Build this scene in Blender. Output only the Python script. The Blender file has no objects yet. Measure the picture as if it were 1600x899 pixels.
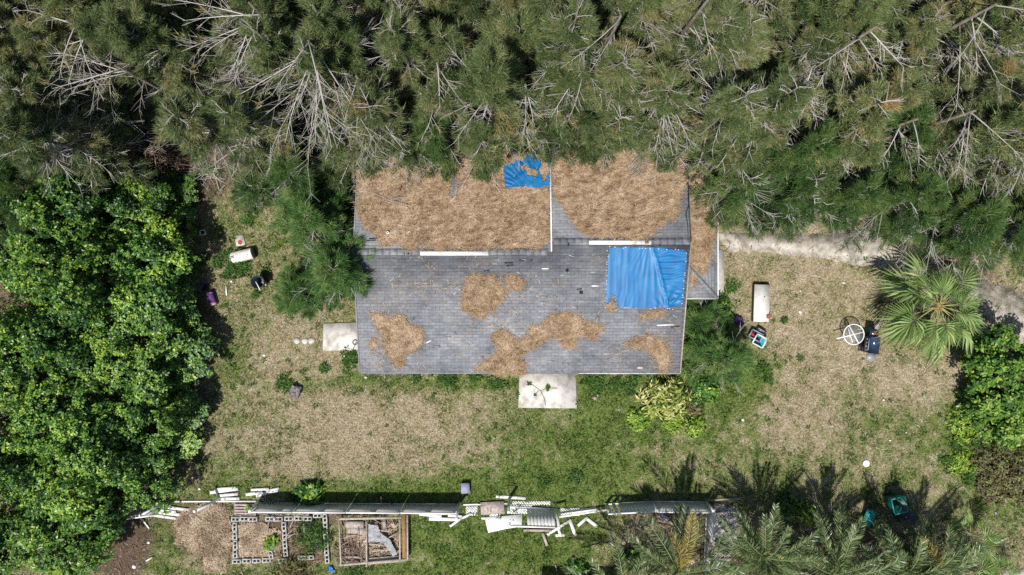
import bpy, math, random
import numpy as np
from mathutils import Vector, Matrix
rng = np.random.default_rng(7); random.seed(7)
R = math.radians
scene = bpy.context.scene
COL = scene.collection
# ------------------------------------------------------------------ camera, sky, sun, exposure
S, H = 33.0, 32.4                       # ground scale (photo px per metre), flying height
cam_d = bpy.data.cameras.new('camera'); cam = bpy.data.objects.new('camera', cam_d); COL.objects.link(cam)
cam.location = (0, 0, H); cam.rotation_euler = (0, 0, 0)
cam_d.sensor_width = 36; cam_d.lens = 36 * H / (1600 / S); cam_d.clip_end = 2000
scene.camera = cam
SH = (0.24, 0.45)                       # shadow of one metre of height
world = bpy.data.worlds.new('World'); scene.world = world; world.use_nodes = True
wn = world.node_tree; wn.nodes.clear()
sky = wn.nodes.new('ShaderNodeTexSky'); sky.sky_type = 'NISHITA'; sky.sun_disc = False
sky.sun_elevation = math.atan(1 / math.hypot(*SH)); sky.sun_rotation = math.atan2(-SH[0], -SH[1])
bg = wn.nodes.new('ShaderNodeBackground'); bg.inputs[1].default_value = 0.082
wo = wn.nodes.new('ShaderNodeOutputWorld'); wn.links.new(sky.outputs[0], bg.inputs[0]); wn.links.new(bg.outputs[0], wo.inputs[0])
sun_d = bpy.data.lights.new('sun', 'SUN'); sun_d.energy = 4.9; sun_d.angle = R(0.5); sun_d.color = (1, .955, .89)
sun = bpy.data.objects.new('sun', sun_d); COL.objects.link(sun); sun.location = (-10, -20, 60)
sun.rotation_euler = Vector((SH[0], SH[1], -1)).to_track_quat('-Z', 'Y').to_euler()
scene.view_settings.view_transform = 'Standard'; scene.view_settings.look = 'None'
scene.view_settings.exposure = 0.15; scene.view_settings.gamma = 1; scene.view_settings.use_curve_mapping = False
scene.render.engine = 'CYCLES'
scene.cycles.use_denoising = False; scene.cycles.max_bounces = 6; scene.cycles.diffuse_bounces = 2
scene.cycles.transmission_bounces = 4; scene.cycles.glossy_bounces = 2; scene.cycles.transparent_max_bounces = 6
scene.cycles.sample_clamp_indirect = 4; scene.cycles.caustics_reflective = False; scene.cycles.caustics_refractive = False

# ------------------------------------------------------------------ helpers
def G(px, py, z=0.0):                   # point at height z seen at photo pixel px, py
    k = (H - z) / H
    return np.array([(px - 800) / S * k, (449.5 - py) / S * k, z])
def unit(a): return a / np.maximum(np.linalg.norm(a, axis=-1, keepdims=True), 1e-9)
def vnoise(x, y, s=1.0, seed=0):        # smooth 2-D value noise 0..1
    r = np.random.default_rng(seed + 100).random((64, 64))
    x = np.asarray(x, float) * s + 500; y = np.asarray(y, float) * s + 500
    i = np.floor(x).astype(int); j = np.floor(y).astype(int); u = x - i; v = y - j
    u = u * u * (3 - 2 * u); v = v * v * (3 - 2 * v)
    g = lambda a, b: r[a % 64, b % 64]
    return (g(i, j) * (1 - u) + g(i + 1, j) * u) * (1 - v) + (g(i, j + 1) * (1 - u) + g(i + 1, j + 1) * u) * v
def fbm(x, y, s, seed): return (vnoise(x, y, s, seed) * .55 + vnoise(x, y, s * 2.1, seed + 1) * .3 + vnoise(x, y, s * 4.3, seed + 2) * .15)
def inpoly(x, y, poly):
    c = np.zeros(np.shape(x), bool); n = len(poly); j = n - 1
    for i in range(n):
        xi, yi = poly[i][:2]; xj, yj = poly[j][:2]
        if yi != yj:
            c ^= ((yi > y) != (yj > y)) & (x < (xj - xi) * (y - yi) / (yj - yi) + xi)
        j = i
    return c

class MB:
    def __init__(s): s.v = []; s.n = 0; s.f = []; s.t = []
    def add(s, v, f, tint=.5):
        v = np.asarray(v, float).reshape(-1, 3); f = np.asarray(f, int)
        if f.ndim == 1: f = f[None]
        s.v.append(v); s.f.append(f + s.n); s.n += len(v)
        s.t.append(np.broadcast_to(np.asarray(tint, float), (len(f),)).copy())
        return s
    def box(s, c, size, yaw=0, M=None, tint=.5):
        q = np.array([[x, y, z] for x in (-.5, .5) for y in (-.5, .5) for z in (-.5, .5)]) * np.array(size, float)
        if M is None: M = np.array(Matrix.Rotation(yaw, 3, 'Z'))
        return s.add(q @ np.asarray(M).T + np.array(c, float), [[0, 1, 3, 2], [4, 6, 7, 5], [0, 4, 5, 1], [2, 3, 7, 6], [0, 2, 6, 4], [1, 5, 7, 3]], tint)
    def bar(s, a, b, w, h, up=(0, 0, 1), tint=.5):      # box beam from a to b, w across, h along up
        a = np.array(a, float); b = np.array(b, float); d = b - a; L = np.linalg.norm(d); d /= L
        side = np.cross(np.array(up, float), d); side /= max(np.linalg.norm(side), 1e-6); u = np.cross(d, side)
        return s.box((a + b) / 2, (L, w, h), M=np.stack([d, side, u], 1), tint=tint)
    def tube(s, pts, rad, n=5, tint=.5, cap=True):
        pts = np.array(pts, float); m = len(pts); rad = np.broadcast_to(np.array(rad, float), (m,))
        d = unit(np.gradient(pts, axis=0)); ref = np.array([0, 0, 1.]) if abs(d[0][2]) < .8 else np.array([1., 0, 0])
        a = unit(np.cross(d, ref)); b = np.cross(d, a); th = np.arange(n) * 2 * math.pi / n
        v = pts[:, None] + rad[:, None, None] * (np.cos(th)[None, :, None] * a[:, None] + np.sin(th)[None, :, None] * b[:, None])
        f = [[i * n + k, i * n + (k + 1) % n, (i + 1) * n + (k + 1) % n, (i + 1) * n + k] for i in range(m - 1) for k in range(n)]
        o = s.n; s.add(v, f, tint)
        if cap and n > 4:
            s.f.append(np.array([[o + k for k in range(n)][::-1], [o + (m - 1) * n + k for k in range(n)]])); s.t.append(np.full(2, float(np.mean(tint))))
        return s
    def lathe(s, prof, n=20, c=(0, 0, 0), M=None, tint=.5):   # prof: list of (r, z)
        th = np.arange(n) * 2 * math.pi / n
        v = np.array([[r * np.cos(t), r * np.sin(t), z] for r, z in prof for t in th])
        if M is not None: v = v @ np.asarray(M).T
        f = [[i * n + k, i * n + (k + 1) % n, (i + 1) * n + (k + 1) % n, (i + 1) * n + k] for i in range(len(prof) - 1) for k in range(n)]
        return s.add(v + np.array(c, float), f, tint)
    def prism(s, poly, z0, z1, tint=.5):                # extruded outline
        p = np.array([q[:2] for q in poly], float); n = len(p)
        if np.sum(p[:, 0] * np.roll(p[:, 1], -1) - np.roll(p[:, 0], -1) * p[:, 1]) < 0: p = p[::-1]
        o = s.n
        s.add(np.vstack([np.c_[p, np.full(n, z0)], np.c_[p, np.full(n, z1)]]), [[k, (k + 1) % n, n + (k + 1) % n, n + k] for k in range(n)], tint)
        s.f.append(np.array([[o + n + k for k in range(n)]])); s.t.append(np.array([float(tint)]))
        s.f.append(np.array([[o + k for k in range(n)][::-1]])); s.t.append(np.array([float(tint)]))
        return s
    def blades(s, b, d, L, w, tint):                    # tapering needles (triangles)
        N = len(b); d = unit(d); side = unit(np.cross(d, rng.normal(size=(N, 3)))) * (np.asarray(w) / 2).reshape(-1, 1)
        v = np.stack([b - side, b + side, b + d * np.asarray(L).reshape(-1, 1)], 1)
        return s.add(v, np.arange(3 * N).reshape(N, 3), tint)
    def leaves(s, b, d, L, w, tint, up=(0, 0, 1), jit=.35, bend=0.0):   # diamond leaves, upper side towards up
        N = len(b); d = unit(d); u = np.array(up, float) + rng.normal(size=(N, 3)) * jit
        side = unit(np.cross(d, u)) * (np.asarray(w) / 2).reshape(-1, 1); L = np.asarray(L).reshape(-1, 1)
        mid = b + d * L * .5 + np.array([0, 0, 1.]) * L * bend; tip = b + d * L - np.array([0, 0, 1.]) * L * bend
        v = np.stack([b, mid + side, tip, mid - side], 1)
        return s.add(v, np.arange(4 * N).reshape(N, 4), tint)
    def strips(s, b, d, L, w, tint, up=(0, 0, 1)):      # flat rectangular bits
        N = len(b); d = unit(d); side = unit(np.cross(d, np.array(up, float))) * (np.asarray(w) / 2).reshape(-1, 1); L = np.asarray(L).reshape(-1, 1)
        v = np.stack([b - side, b + side, b + d * L + side * .5, b + d * L - side * .5], 1)
        return s.add(v, np.arange(4 * N).reshape(N, 4), tint)
    def mesh(s, name, m, smooth=False, origin=(0, 0, 0)):
        me = bpy.data.meshes.new(name)
        v = np.concatenate(s.v) - np.array(origin, float)
        me.vertices.add(len(v)); me.vertices.foreach_set('co', v.astype(np.float32).ravel())
        loops = np.concatenate([f.ravel() for f in s.f]); tot = np.concatenate([np.full(len(f), f.shape[1]) for f in s.f])
        me.loops.add(len(loops)); me.loops.foreach_set('vertex_index', loops.astype(np.int32))
        me.polygons.add(len(tot)); me.polygons.foreach_set('loop_start', np.concatenate([[0], np.cumsum(tot)[:-1]]).astype(np.int32))
        me.update(calc_edges=True); me.validate()
        t = np.concatenate(s.t)
        if len(me.polygons) == len(t):
            a = me.attributes.new('tint', 'FLOAT', 'FACE'); a.data.foreach_set('value', t.astype(np.float32))
        if smooth: me.polygons.foreach_set('use_smooth', np.ones(len(me.polygons), bool))
        me.materials.append(m)
        return me
    def build(s, name, m, parent=None, origin=None, smooth=False):
        if origin is None: origin = tuple(parent.location) if parent is not None and parent.parent is None else (0, 0, 0)
        o = bpy.data.objects.new(name, s.mesh(name, m, smooth, origin)); COL.objects.link(o)
        if parent is not None: o.parent = parent
        else: o.location = origin
        return o

def tag(o, label=None, cat=None, group=None, kind=None):
    if label: o['label'] = label
    if cat: o['category'] = cat
    if group: o['group'] = group
    if kind: o['kind'] = kind
    return o
def thing(name, label, cat, loc=(0, 0, 0), group=None, rz=0):
    o = bpy.data.objects.new(name, None); COL.objects.link(o); o.location = [float(c) for c in loc]; o.rotation_euler = (0, 0, rz)
    o.empty_display_size = .2
    return tag(o, label, cat, group)
def child(name, me, parent, loc=(0, 0, 0), rot=(0, 0, 0), sc=(1, 1, 1)):
    o = bpy.data.objects.new(name, me); COL.objects.link(o); o.parent = parent
    o.location = loc; o.rotation_euler = rot; o.scale = sc
    return o

# ------------------------------------------------------------------ materials
class NT:
    def __init__(s, name):
        s.m = bpy.data.materials.new(name); s.m.use_nodes = True; s.t = s.m.node_tree; s.t.nodes.clear()
        s.out = s.t.nodes.new('ShaderNodeOutputMaterial')
    def n(s, typ, **kw):
        x = s.t.nodes.new(typ)
        for k, v in kw.items():
            if k.startswith('i_'): x.inputs[k[2:].replace('_', ' ')].default_value = v
            else: setattr(x, k, v)
        return x
    def l(s, a, b): s.t.links.new(a, b)
    def coord(s): return s.n('ShaderNodeTexCoord').outputs['Object']
    def noise(s, scale, detail=4, vec=None, rough=.6):
        x = s.n('ShaderNodeTexNoise'); x.inputs['Scale'].default_value = scale; x.inputs['Detail'].default_value = detail; x.inputs['Roughness'].default_value = rough
        s.l(vec if vec is not None else s.coord(), x.inputs['Vector']); return x.outputs['Fac']
    def ramp(s, fac, stops):
        x = s.n('ShaderNodeValToRGB'); e = x.color_ramp.elements
        while len(e) < len(stops): e.new(.5)
        for el, (p, c) in zip(e, stops): el.position = p; el.color = (*c, 1) if len(c) == 3 else c
        s.l(fac, x.inputs[0]); return x.outputs[0]
    def mix(s, fac, a, b, mode='MIX'):
        x = s.n('ShaderNodeMix', data_type='RGBA', blend_type=mode)
        for v, i in ((fac, 0), (a, 6), (b, 7)):
            if isinstance(v, (int, float)): x.inputs[i].default_value = v
            elif isinstance(v, tuple): x.inputs[i].default_value = (*v, 1)
            else: s.l(v, x.inputs[i])
        return x.outputs[2]
    def math(s, op, a, b=0.0, clamp=False):
        x = s.n('ShaderNodeMath', operation=op, use_clamp=clamp)
        for v, i in ((a, 0), (b, 1)):
            if isinstance(v, (int, float)): x.inputs[i].default_value = v
            else: s.l(v, x.inputs[i])
        return x.outputs[0]
    def attr(s, name): return s.n('ShaderNodeAttribute', attribute_name=name).outputs['Fac']
    def maprange(s, v, a, b):
        x = s.n('ShaderNodeMapRange', clamp=True); s.l(v, x.inputs[0]); x.inputs[1].default_value = a; x.inputs[2].default_value = b; return x.outputs[0]
    def finish(s, col, rough=.8, spec=.3, bump=None, bs=.4, bd=.02, metal=0, alpha=None):
        p = s.n('ShaderNodeBsdfPrincipled'); p.inputs['Roughness'].default_value = rough; p.inputs['Specular IOR Level'].default_value = spec; p.inputs['Metallic'].default_value = metal
        if isinstance(col, tuple): p.inputs['Base Color'].default_value = (*col, 1)
        else: s.l(col, p.inputs['Base Color'])
        if bump is not None:
            b = s.n('ShaderNodeBump'); b.inputs['Strength'].default_value = bs; b.inputs['Distance'].default_value = bd
            s.l(bump, b.inputs['Height']); s.l(b.outputs[0], p.inputs['Normal'])
        if alpha is not None: p.inputs['Alpha'].default_value = alpha
        s.l(p.outputs[0], s.out.inputs[0]); return s.m
def plain(name, c1, c2=None, scale=6, rough=.7, spec=.3, bs=.3, bd=.01, lo=.35, hi=.65, metal=0):
    t = NT(name); c2 = c2 or tuple(x * .75 for x in c1)
    nz = t.noise(scale, 5)
    c = t.ramp(nz, [(lo, c2), (hi, c1)])
    return t.finish(c, rough, spec, t.noise(scale * 6, 3), bs, bd, metal)
def tinted(name, stops, rough=.85, spec=.2, objvar=0.0, trans=0.0):
    t = NT(name); c = t.ramp(t.attr('tint'), stops)
    if objvar:
        rnd = t.n('ShaderNodeObjectInfo').outputs['Random']
        c = t.mix(1.0, c, t.ramp(rnd, [(0, (1 - objvar, 1 - objvar * .8, 1 - objvar)), (1, (1 + objvar * .6, 1 + objvar * .5, 1 + objvar * .3))]), 'MULTIPLY')
    if not trans: return t.finish(c, rough, spec)
    p = t.n('ShaderNodeBsdfPrincipled'); p.inputs['Roughness'].default_value = rough; p.inputs['Specular IOR Level'].default_value = spec
    t.l(c, p.inputs['Base Color']); tr = t.n('ShaderNodeBsdfTranslucent'); t.l(c, tr.inputs[0])
    mx = t.n('ShaderNodeMixShader'); mx.inputs[0].default_value = trans
    t.l(p.outputs[0], mx.inputs[1]); t.l(tr.outputs[0], mx.inputs[2]); t.l(mx.outputs[0], t.out.inputs[0]); return t.m

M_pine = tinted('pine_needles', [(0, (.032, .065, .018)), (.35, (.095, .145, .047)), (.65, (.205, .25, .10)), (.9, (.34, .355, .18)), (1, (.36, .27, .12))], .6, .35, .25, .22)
M_pine_m = tinted('green_pine_needles', [(0, (.022, .06, .015)), (.4, (.065, .14, .036)), (.75, (.14, .235, .065)), (1, (.26, .31, .11))], .6, .35, .2, .3)
M_pine_g = tinted('young_pine_needles', [(0, (.028, .08, .024)), (.5, (.09, .20, .05)), (.85, (.19, .33, .09)), (1, (.28, .38, .13))], .6, .35, .1, .3)
M_dry = tinted('dry_needles', [(0, (.16, .10, .055)), (.5, (.33, .22, .13)), (1, (.46, .34, .22))], .8, .2, .1, .15)
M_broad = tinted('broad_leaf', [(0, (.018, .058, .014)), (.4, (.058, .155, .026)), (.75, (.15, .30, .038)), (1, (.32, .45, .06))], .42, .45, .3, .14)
M_broad2 = tinted('bright_broad_leaf', [(0, (.02, .06, .012)), (.4, (.07, .17, .025)), (.75, (.16, .31, .042)), (1, (.34, .45, .08))], .5, .3, .1, .25)
M_yel = tinted('variegated_leaf', [(0, (.07, .15, .02)), (.4, (.36, .42, .08)), (1, (.68, .66, .30))], .5, .4, 0, .2)
M_lime = tinted('lime_leaf', [(0, (.06, .15, .02)), (.5, (.21, .36, .035)), (1, (.44, .52, .08))], .5, .4, .1, .25)
M_redb = tinted('rusty_leaf', [(0, (.06, .05, .028)), (.35, (.17, .115, .075)), (.6, (.13, .17, .05)), (1, (.34, .32, .13))], .6, .3, .1, .2)
M_palm = tinted('palm_leaf', [(0, (.025, .06, .018)), (.45, (.095, .155, .05)), (.85, (.28, .35, .16)), (1, (.46, .43, .17))], .36, .6, .1, .2)
M_palmy = tinted('yellow_palm_leaf', [(0, (.14, .13, .03)), (.5, (.30, .26, .06)), (1, (.42, .30, .09))], .5, .4, 0, .2)
M_fan = tinted('fan_palm_leaf', [(0, (.05, .11, .025)), (.45, (.165, .27, .07)), (.8, (.38, .48, .19)), (1, (.50, .47, .16))], .5, .4, 0, .2)
M_bark = plain('pine_bark', (.22, .19, .16), (.11, .09, .075), 5, .9)
M_twig = tinted('grey_branch', [(0, (.13, .11, .095)), (.5, (.29, .265, .235)), (1, (.50, .475, .44))], .8, .2)
M_brown = tinted('brown_twig', [(0, (.07, .045, .035)), (.5, (.17, .12, .09)), (1, (.36, .28, .22))], .85, .2)
M_grass = tinted('grass_blade', [(0, (.03, .075, .012)), (.2, (.095, .17, .03)), (.42, (.22, .265, .075)), (.58, (.29, .245, .13)), (.8, (.45, .38, .25)), (1, (.66, .59, .46))], .8, .15, 0, .15)
M_weed = tinted('weed_leaf', [(0, (.02, .05, .012)), (.5, (.05, .12, .02)), (1, (.13, .22, .04))], .6, .3, 0, .2)
M_conc = plain('pale_concrete', (.62, .60, .56), (.33, .30, .25), 2.6, .9, .2, .5, .02, .32, .56)
M_conc2 = plain('driveway_concrete', (.54, .50, .44), (.24, .21, .17), 2.4, .9, .2, .5, .02)
M_block = plain('block_concrete', (.66, .65, .62), (.45, .44, .42), 8, .9, .2)
M_white = plain('white_vinyl', (.84, .84, .82), (.72, .72, .69), 3, .45, .4, .1, .003)
M_whited = plain('weathered_white_board', (.80, .79, .75), (.46, .43, .38), 7, .7, .3, lo=.3, hi=.55)
M_wall = plain('painted_block_wall', (.50, .48, .42), (.42, .40, .35), 2, .85)
M_glass = plain('window_glass', (.03, .04, .05), (.02, .03, .035), 1, .06, .8)
M_wood = plain('weathered_timber', (.46, .41, .36), (.28, .24, .20), 7, .9)
M_woodr = plain('pinkish_pallet_wood', (.50, .42, .38), (.30, .24, .21), 7, .9)
M_woodb = plain('brown_timber', (.32, .20, .08), (.22, .13, .05), 7, .9)
M_dark = plain('dark_plastic', (.018, .019, .022), (.03, .03, .034), 8, .45, .5)
M_navy = plain('navy_plastic', (.02, .03, .055), (.012, .017, .03), 6, .4, .5)
M_steel = plain('blue_black_enamel', (.03, .055, .11), (.02, .035, .07), 5, .16, .8)
M_grey = plain('grey_metal', (.30, .31, .34), (.22, .22, .25), 6, .4, .5)
M_enamel = plain('white_enamel', (.80, .80, .77), (.60, .56, .49), 5, .45, .4, .15)
M_teal = plain('turquoise_plastic', (.02, .36, .42), (.015, .25, .31), 6, .4, .5)
M_tealb = plain('teal_plastic', (.01, .30, .27), (.006, .20, .19), 6, .35, .5)
M_greenp = plain('dark_green_plastic', (.006, .10, .075), (.004, .06, .05), 6, .35, .5)
M_red = plain('red_fabric', (.50, .03, .05), (.35, .02, .035), 6, .8)
M_purple = plain('purple_fabric', (.14, .05, .22), (.06, .025, .10), 14, .8)
M_pink = plain('faded_pink_plastic', (.46, .30, .28), (.36, .22, .22), 8, .6)
M_blue = plain('blue_plastic', (.03, .14, .40), (.02, .09, .28), 6, .4)
M_orange = plain('orange_plastic', (.70, .16, .02), (.5, .1, .02), 6, .5)
M_lav = plain('lavender_plastic', (.34, .36, .48), (.22, .24, .34), 6, .5)
M_rust = plain('rusty_steel', (.32, .13, .06), (.16, .06, .03), 12, .8)
M_mulch = tinted('mulch_chip', [(0, (.11, .078, .05)), (.5, (.33, .245, .165)), (1, (.60, .50, .38))], .9, .1)
M_foil = plain('crumpled_sheet', (.42, .43, .45), (.22, .22, .24), 9, .35, .5, .6, .05)

def mat_ground():
    t = NT('ground'); co = t.coord()
    n1 = t.noise(1.5, 8, co, .82); n2 = t.noise(9, 6, co, .8); n3 = t.noise(40, 2, co)
    straw = t.ramp(n2, [(.3, (.09, .072, .04)), (.48, (.285, .235, .14)), (.66, (.50, .43, .31))])
    green = t.ramp(n2, [(.3, (.035, .065, .012)), (.5, (.12, .17, .04)), (.72, (.26, .29, .10))])
    soil = t.ramp(n3, [(.3, (.05, .034, .024)), (.55, (.125, .088, .062)), (.75, (.26, .195, .15))])
    g = t.math('ADD', t.attr('green'), t.math('MULTIPLY', t.math('SUBTRACT', n1, .5), 3.2))
    g = t.math('ADD', g, t.math('MULTIPLY', t.math('SUBTRACT', n3, .5), .9))
    c = t.mix(t.maprange(g, .25, .85), straw, green)
    sl = t.math('ADD', t.attr('soil'), t.math('MULTIPLY', t.math('SUBTRACT', n1, .5), .9))
    c = t.mix(t.maprange(sl, .35, .65), c, soil)
    return t.finish(c, .95, .1, t.noise(25, 4, co, .8), .8, .05)
M_ground = mat_ground()

def mat_shingle(name, swap=False):
    t = NT(name); co = t.coord(); sx = t.n('ShaderNodeSeparateXYZ'); t.l(co, sx.inputs[0]); cx = t.n('ShaderNodeCombineXYZ')
    wob = t.math('MULTIPLY', t.math('SUBTRACT', t.noise(1.5, 3, co), .5), .05)
    a, b = (sx.outputs[1], sx.outputs[0]) if swap else (sx.outputs[0], sx.outputs[1])
    t.l(a, cx.inputs[0]); t.l(t.math('ADD', b, wob), cx.inputs[1])
    br = t.n('ShaderNodeTexBrick', offset=.5); t.l(cx.outputs[0], br.inputs['Vector'])
    br.inputs['Scale'].default_value = 1; br.inputs['Brick Width'].default_value = .31; br.inputs['Row Height'].default_value = .135
    br.inputs['Mortar Size'].default_value = .010; br.inputs['Mortar Smooth'].default_value = .5; br.inputs['Bias'].default_value = 0
    br.inputs['Color1'].default_value = (.205, .212, .225, 1); br.inputs['Color2'].default_value = (.265, .27, .28, 1); br.inputs['Mortar'].default_value = (.15, .155, .165, 1)
    st = t.ramp(t.noise(.7, 8, co, .78), [(.3, (.46, .48, .55)), (.5, (.92, .93, .96)), (.68, (1.36, 1.36, 1.36))])
    mp = t.n('ShaderNodeMapping'); t.l(co, mp.inputs[0]); mp.inputs['Scale'].default_value = (.5, 7, 1) if not swap else (7, .5, 1)
    st2 = t.ramp(t.noise(1.6, 6, mp.outputs[0], .8), [(.3, (.74, .75, .77)), (.66, (1.12, 1.115, 1.10))])
    gr = t.ramp(t.noise(34, 3, co, .8), [(.3, (.6, .6, .61)), (.7, (1.35, 1.35, 1.34))])
    c = t.mix(1.0, t.mix(1.0, t.mix(1.0, br.outputs['Color'], st, 'MULTIPLY'), st2, 'MULTIPLY'), gr, 'MULTIPLY')
    rustf = t.maprange(t.noise(1.3, 5, co, .75), .60, .72)
    c = t.mix(t.math('MULTIPLY', rustf, .45), c, (.30, .20, .13))
    hb = t.math('ADD', t.math('MULTIPLY', br.outputs['Fac'], -1.0), t.math('MULTIPLY', t.noise(30, 3, co), .5))
    return t.finish(c, .92, .15, hb, .5, .012)
M_shingle = mat_shingle('grey_shingle'); M_shingle2 = mat_shingle('grey_shingle_across', True)

def mat_tarp(name):
    t = NT(name); co = t.coord()
    c = t.ramp(t.noise(1.2, 5, co, .65), [(.3, (.005, .105, .29)), (.55, (.007, .15, .37)), (.75, (.03, .20, .40))])
    return t.finish(c, .48, .4, t.noise(26, 3, co), .3, .01)
M_tarp = mat_tarp('blue_tarp')

# ------------------------------------------------------------------ ground
GREEN = [(860,700,200,75,.75),(900,760,240,40,.5),(600,770,330,22,.9),(760,840,190,60,1.1),(880,850,90,50,.55),(250,850,40,60,.8),(440,370,90,110,.25),(350,350,60,60,.2),
 (700,600,240,16,.75),(560,575,25,30,.6),(1000,620,110,60,.75),(1100,500,60,50,.9),(1120,620,80,80,.5),(1180,560,60,40,.35),(1540,680,75,85,.95),(1450,680,90,60,.35),(1330,640,100,50,.3),(1170,600,50,50,.5),
 (1180,690,90,60,.3),(1300,770,220,60,.3),(1560,790,60,40,.5),(560,892,240,14,.8),(360,640,50,130,.2),(470,590,60,30,.3),(920,640,40,60,.3),(360,560,30,60,.35),(420,680,120,60,.12),(350,740,60,30,.45)]
DRY = [(660,690,150,45,.55),(580,650,160,50,.4),(1230,470,110,80,.6),(1250,650,70,50,.65),(1420,600,80,40,.5),(480,700,100,50,.3),(1010,850,70,40,.6),(1110,850,80,50,.5),(480,560,80,60,.3),(1300,560,90,40,.4)]
SOIL = [(150,560,190,310,1.1),(100,150,500,130,1.1),(700,130,600,130,1.1),(1300,170,450,190,1.1),(240,250,130,75,.8),(190,860,40,45,.9),(320,840,50,55,.45),(430,845,70,45,.7),(1480,430,110,40,.6),(1100,850,70,60,.35),(1560,560,60,30,.5),(1300,850,200,45,.5),(1560,730,50,45,.5),(590,300,60,80,.4),(520,805,110,20,.6),(1280,880,300,50,.6),(860,812,30,8,.4)]
def field(x, y, L):
    px = x * S + 800; py = 449.5 - y * S; o = np.zeros(np.shape(x))
    for cx, cy, rx, ry, a in L: o = o + a * np.exp(-(((px - cx) / rx) ** 2 + ((py - cy) / ry) ** 2) ** 1.5)
    return o
def greenf(x, y): return np.clip(.375 + .66 * field(x, y, GREEN) - .75 * field(x, y, DRY), 0, 1.1)
def soilf(x, y): return np.clip(field(x, y, SOIL), 0, 1.1)
ax = np.concatenate([[-400, -150, -60], np.linspace(-30, 30, 241), [60, 150, 400]]); ay = np.concatenate([[-400, -150, -50], np.linspace(-20, 20, 161), [50, 150, 400]])
gx, gy = np.meshgrid(ax, ay, indexing='ij'); nx, ny = gx.shape
idx = np.arange(nx * ny).reshape(nx, ny)
mb = MB().add(np.stack([gx.ravel(), gy.ravel(), np.zeros(nx * ny)], 1), np.stack([idx[:-1, :-1], idx[1:, :-1], idx[1:, 1:], idx[:-1, 1:]], -1).reshape(-1, 4))
ground = tag(mb.build('ground', M_ground, smooth=True), kind='structure')
for nm, fn in (('green', greenf), ('soil', soilf)):
    a = ground.data.attributes.new(nm, 'FLOAT', 'POINT'); a.data.foreach_set('value', fn(gx, gy).ravel().astype(np.float32))

def slab(name, px_poly, h, m, label=None, cat=None, kind=None, jit=0.0):
    p = [G(x, y)[:2] for x, y in px_poly]
    if jit:
        q = []
        for i in range(len(p)):
            a, b = p[i], p[(i + 1) % len(p)]; n = max(2, int(np.linalg.norm(b - a) / .12))
            q += [a + (b - a) * k / n + rng.normal(0, jit, 2) for k in range(n)]
        p = q
    return tag(MB().prism(p, -.1, h, .5).build(name, m), label, cat, None, kind)
slab('driveway', [(1120,362),(1200,366),(1290,366),(1385,352),(1480,420),(1640,470),(1640,560),(1560,545),(1490,470),(1380,420),(1290,404),(1200,394),(1136,392)], .02, M_conc2, kind='structure', jit=.05)
slab('sidewalk', [(1112,388),(1131,392),(1130,470),(1104,470)], .05, M_conc, kind='structure')
slab('driveway_edge', [(1567,892),(1640,885),(1640,930),(1560,930)], .03, M_conc, kind='structure')

# grass blades: nobody could count them
HOUSE_PX = (575, 250, 1050, 565)
def openground(n, dens):
    x = rng.uniform(-25.5, 25.5, n); y = rng.uniform(-14.6, 7.5, n)
    px = x * S + 800; py = 449.5 - y * S
    k = rng.random(n) < dens(x, y)
    k &= ~((px > 572) & (px < 1052) & (py > 250) & (py < 566))
    k &= ~((px > 1050) & (px < 1131) & (py > 240) & (py < 470))
    for (a, b, c, d) in ((811, 560, 899, 637), (506, 505, 560, 547), (1136, 366, 1380, 400), (366, 812, 508, 878), (532, 812, 636, 880)): k &= ~((px > a) & (px < c) & (py > b) & (py < d))
    return x[k], y[k]
x, y = openground(900000, lambda x, y: np.clip(1.1 - soilf(x, y), .04, 1) * (.1 + 1.1 * fbm(x, y, 2.2, 3)))
N = len(x); gv = greenf(x, y) + (fbm(x, y, 1.0, 5) - .5) * 2.0 + (fbm(x, y, 3.6, 15) - .5) * 2.2 + rng.normal(0, .2, N)
tint = np.clip(np.where(gv > .5, .42 - (gv - .5) * .5, .56 + (.5 - gv) * .55) + rng.normal(0, .12, N) + (vnoise(x, y, 4.5, 21) - .5) * .5, 0, 1)
d = np.stack([rng.normal(size=N), rng.normal(size=N), rng.uniform(.25, 1.3, N)], 1)
tag(MB().blades(np.stack([x, y, np.zeros(N)], 1), d, rng.uniform(.05, .15, N) * np.where(gv > .5, 1.15, 1), rng.uniform(.016, .04, N), tint).build('grass', M_grass), 'short dry and green grass of the yard', 'grass', kind='stuff')
# leaf litter and twigs under the trees
x = rng.uniform(-25, 25, 60000); y = rng.uniform(-14, 9, 60000); k = rng.random(60000) < np.clip(soilf(x, y), 0, 1) * .8
x, y = x[k], y[k]; N = len(x)
tag(MB().strips(np.stack([x, y, rng.uniform(.01, .05, N)], 1), np.stack([rng.normal(size=N), rng.normal(size=N), rng.normal(0, .15, N)], 1), rng.uniform(.08, .3, N), rng.uniform(.015, .05, N), np.clip(rng.normal(.42, .25, N), 0, 1)).build('leaf_litter', M_brown), 'brown leaf litter and fine twigs under the trees', 'leaf litter', kind='stuff')
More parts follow.
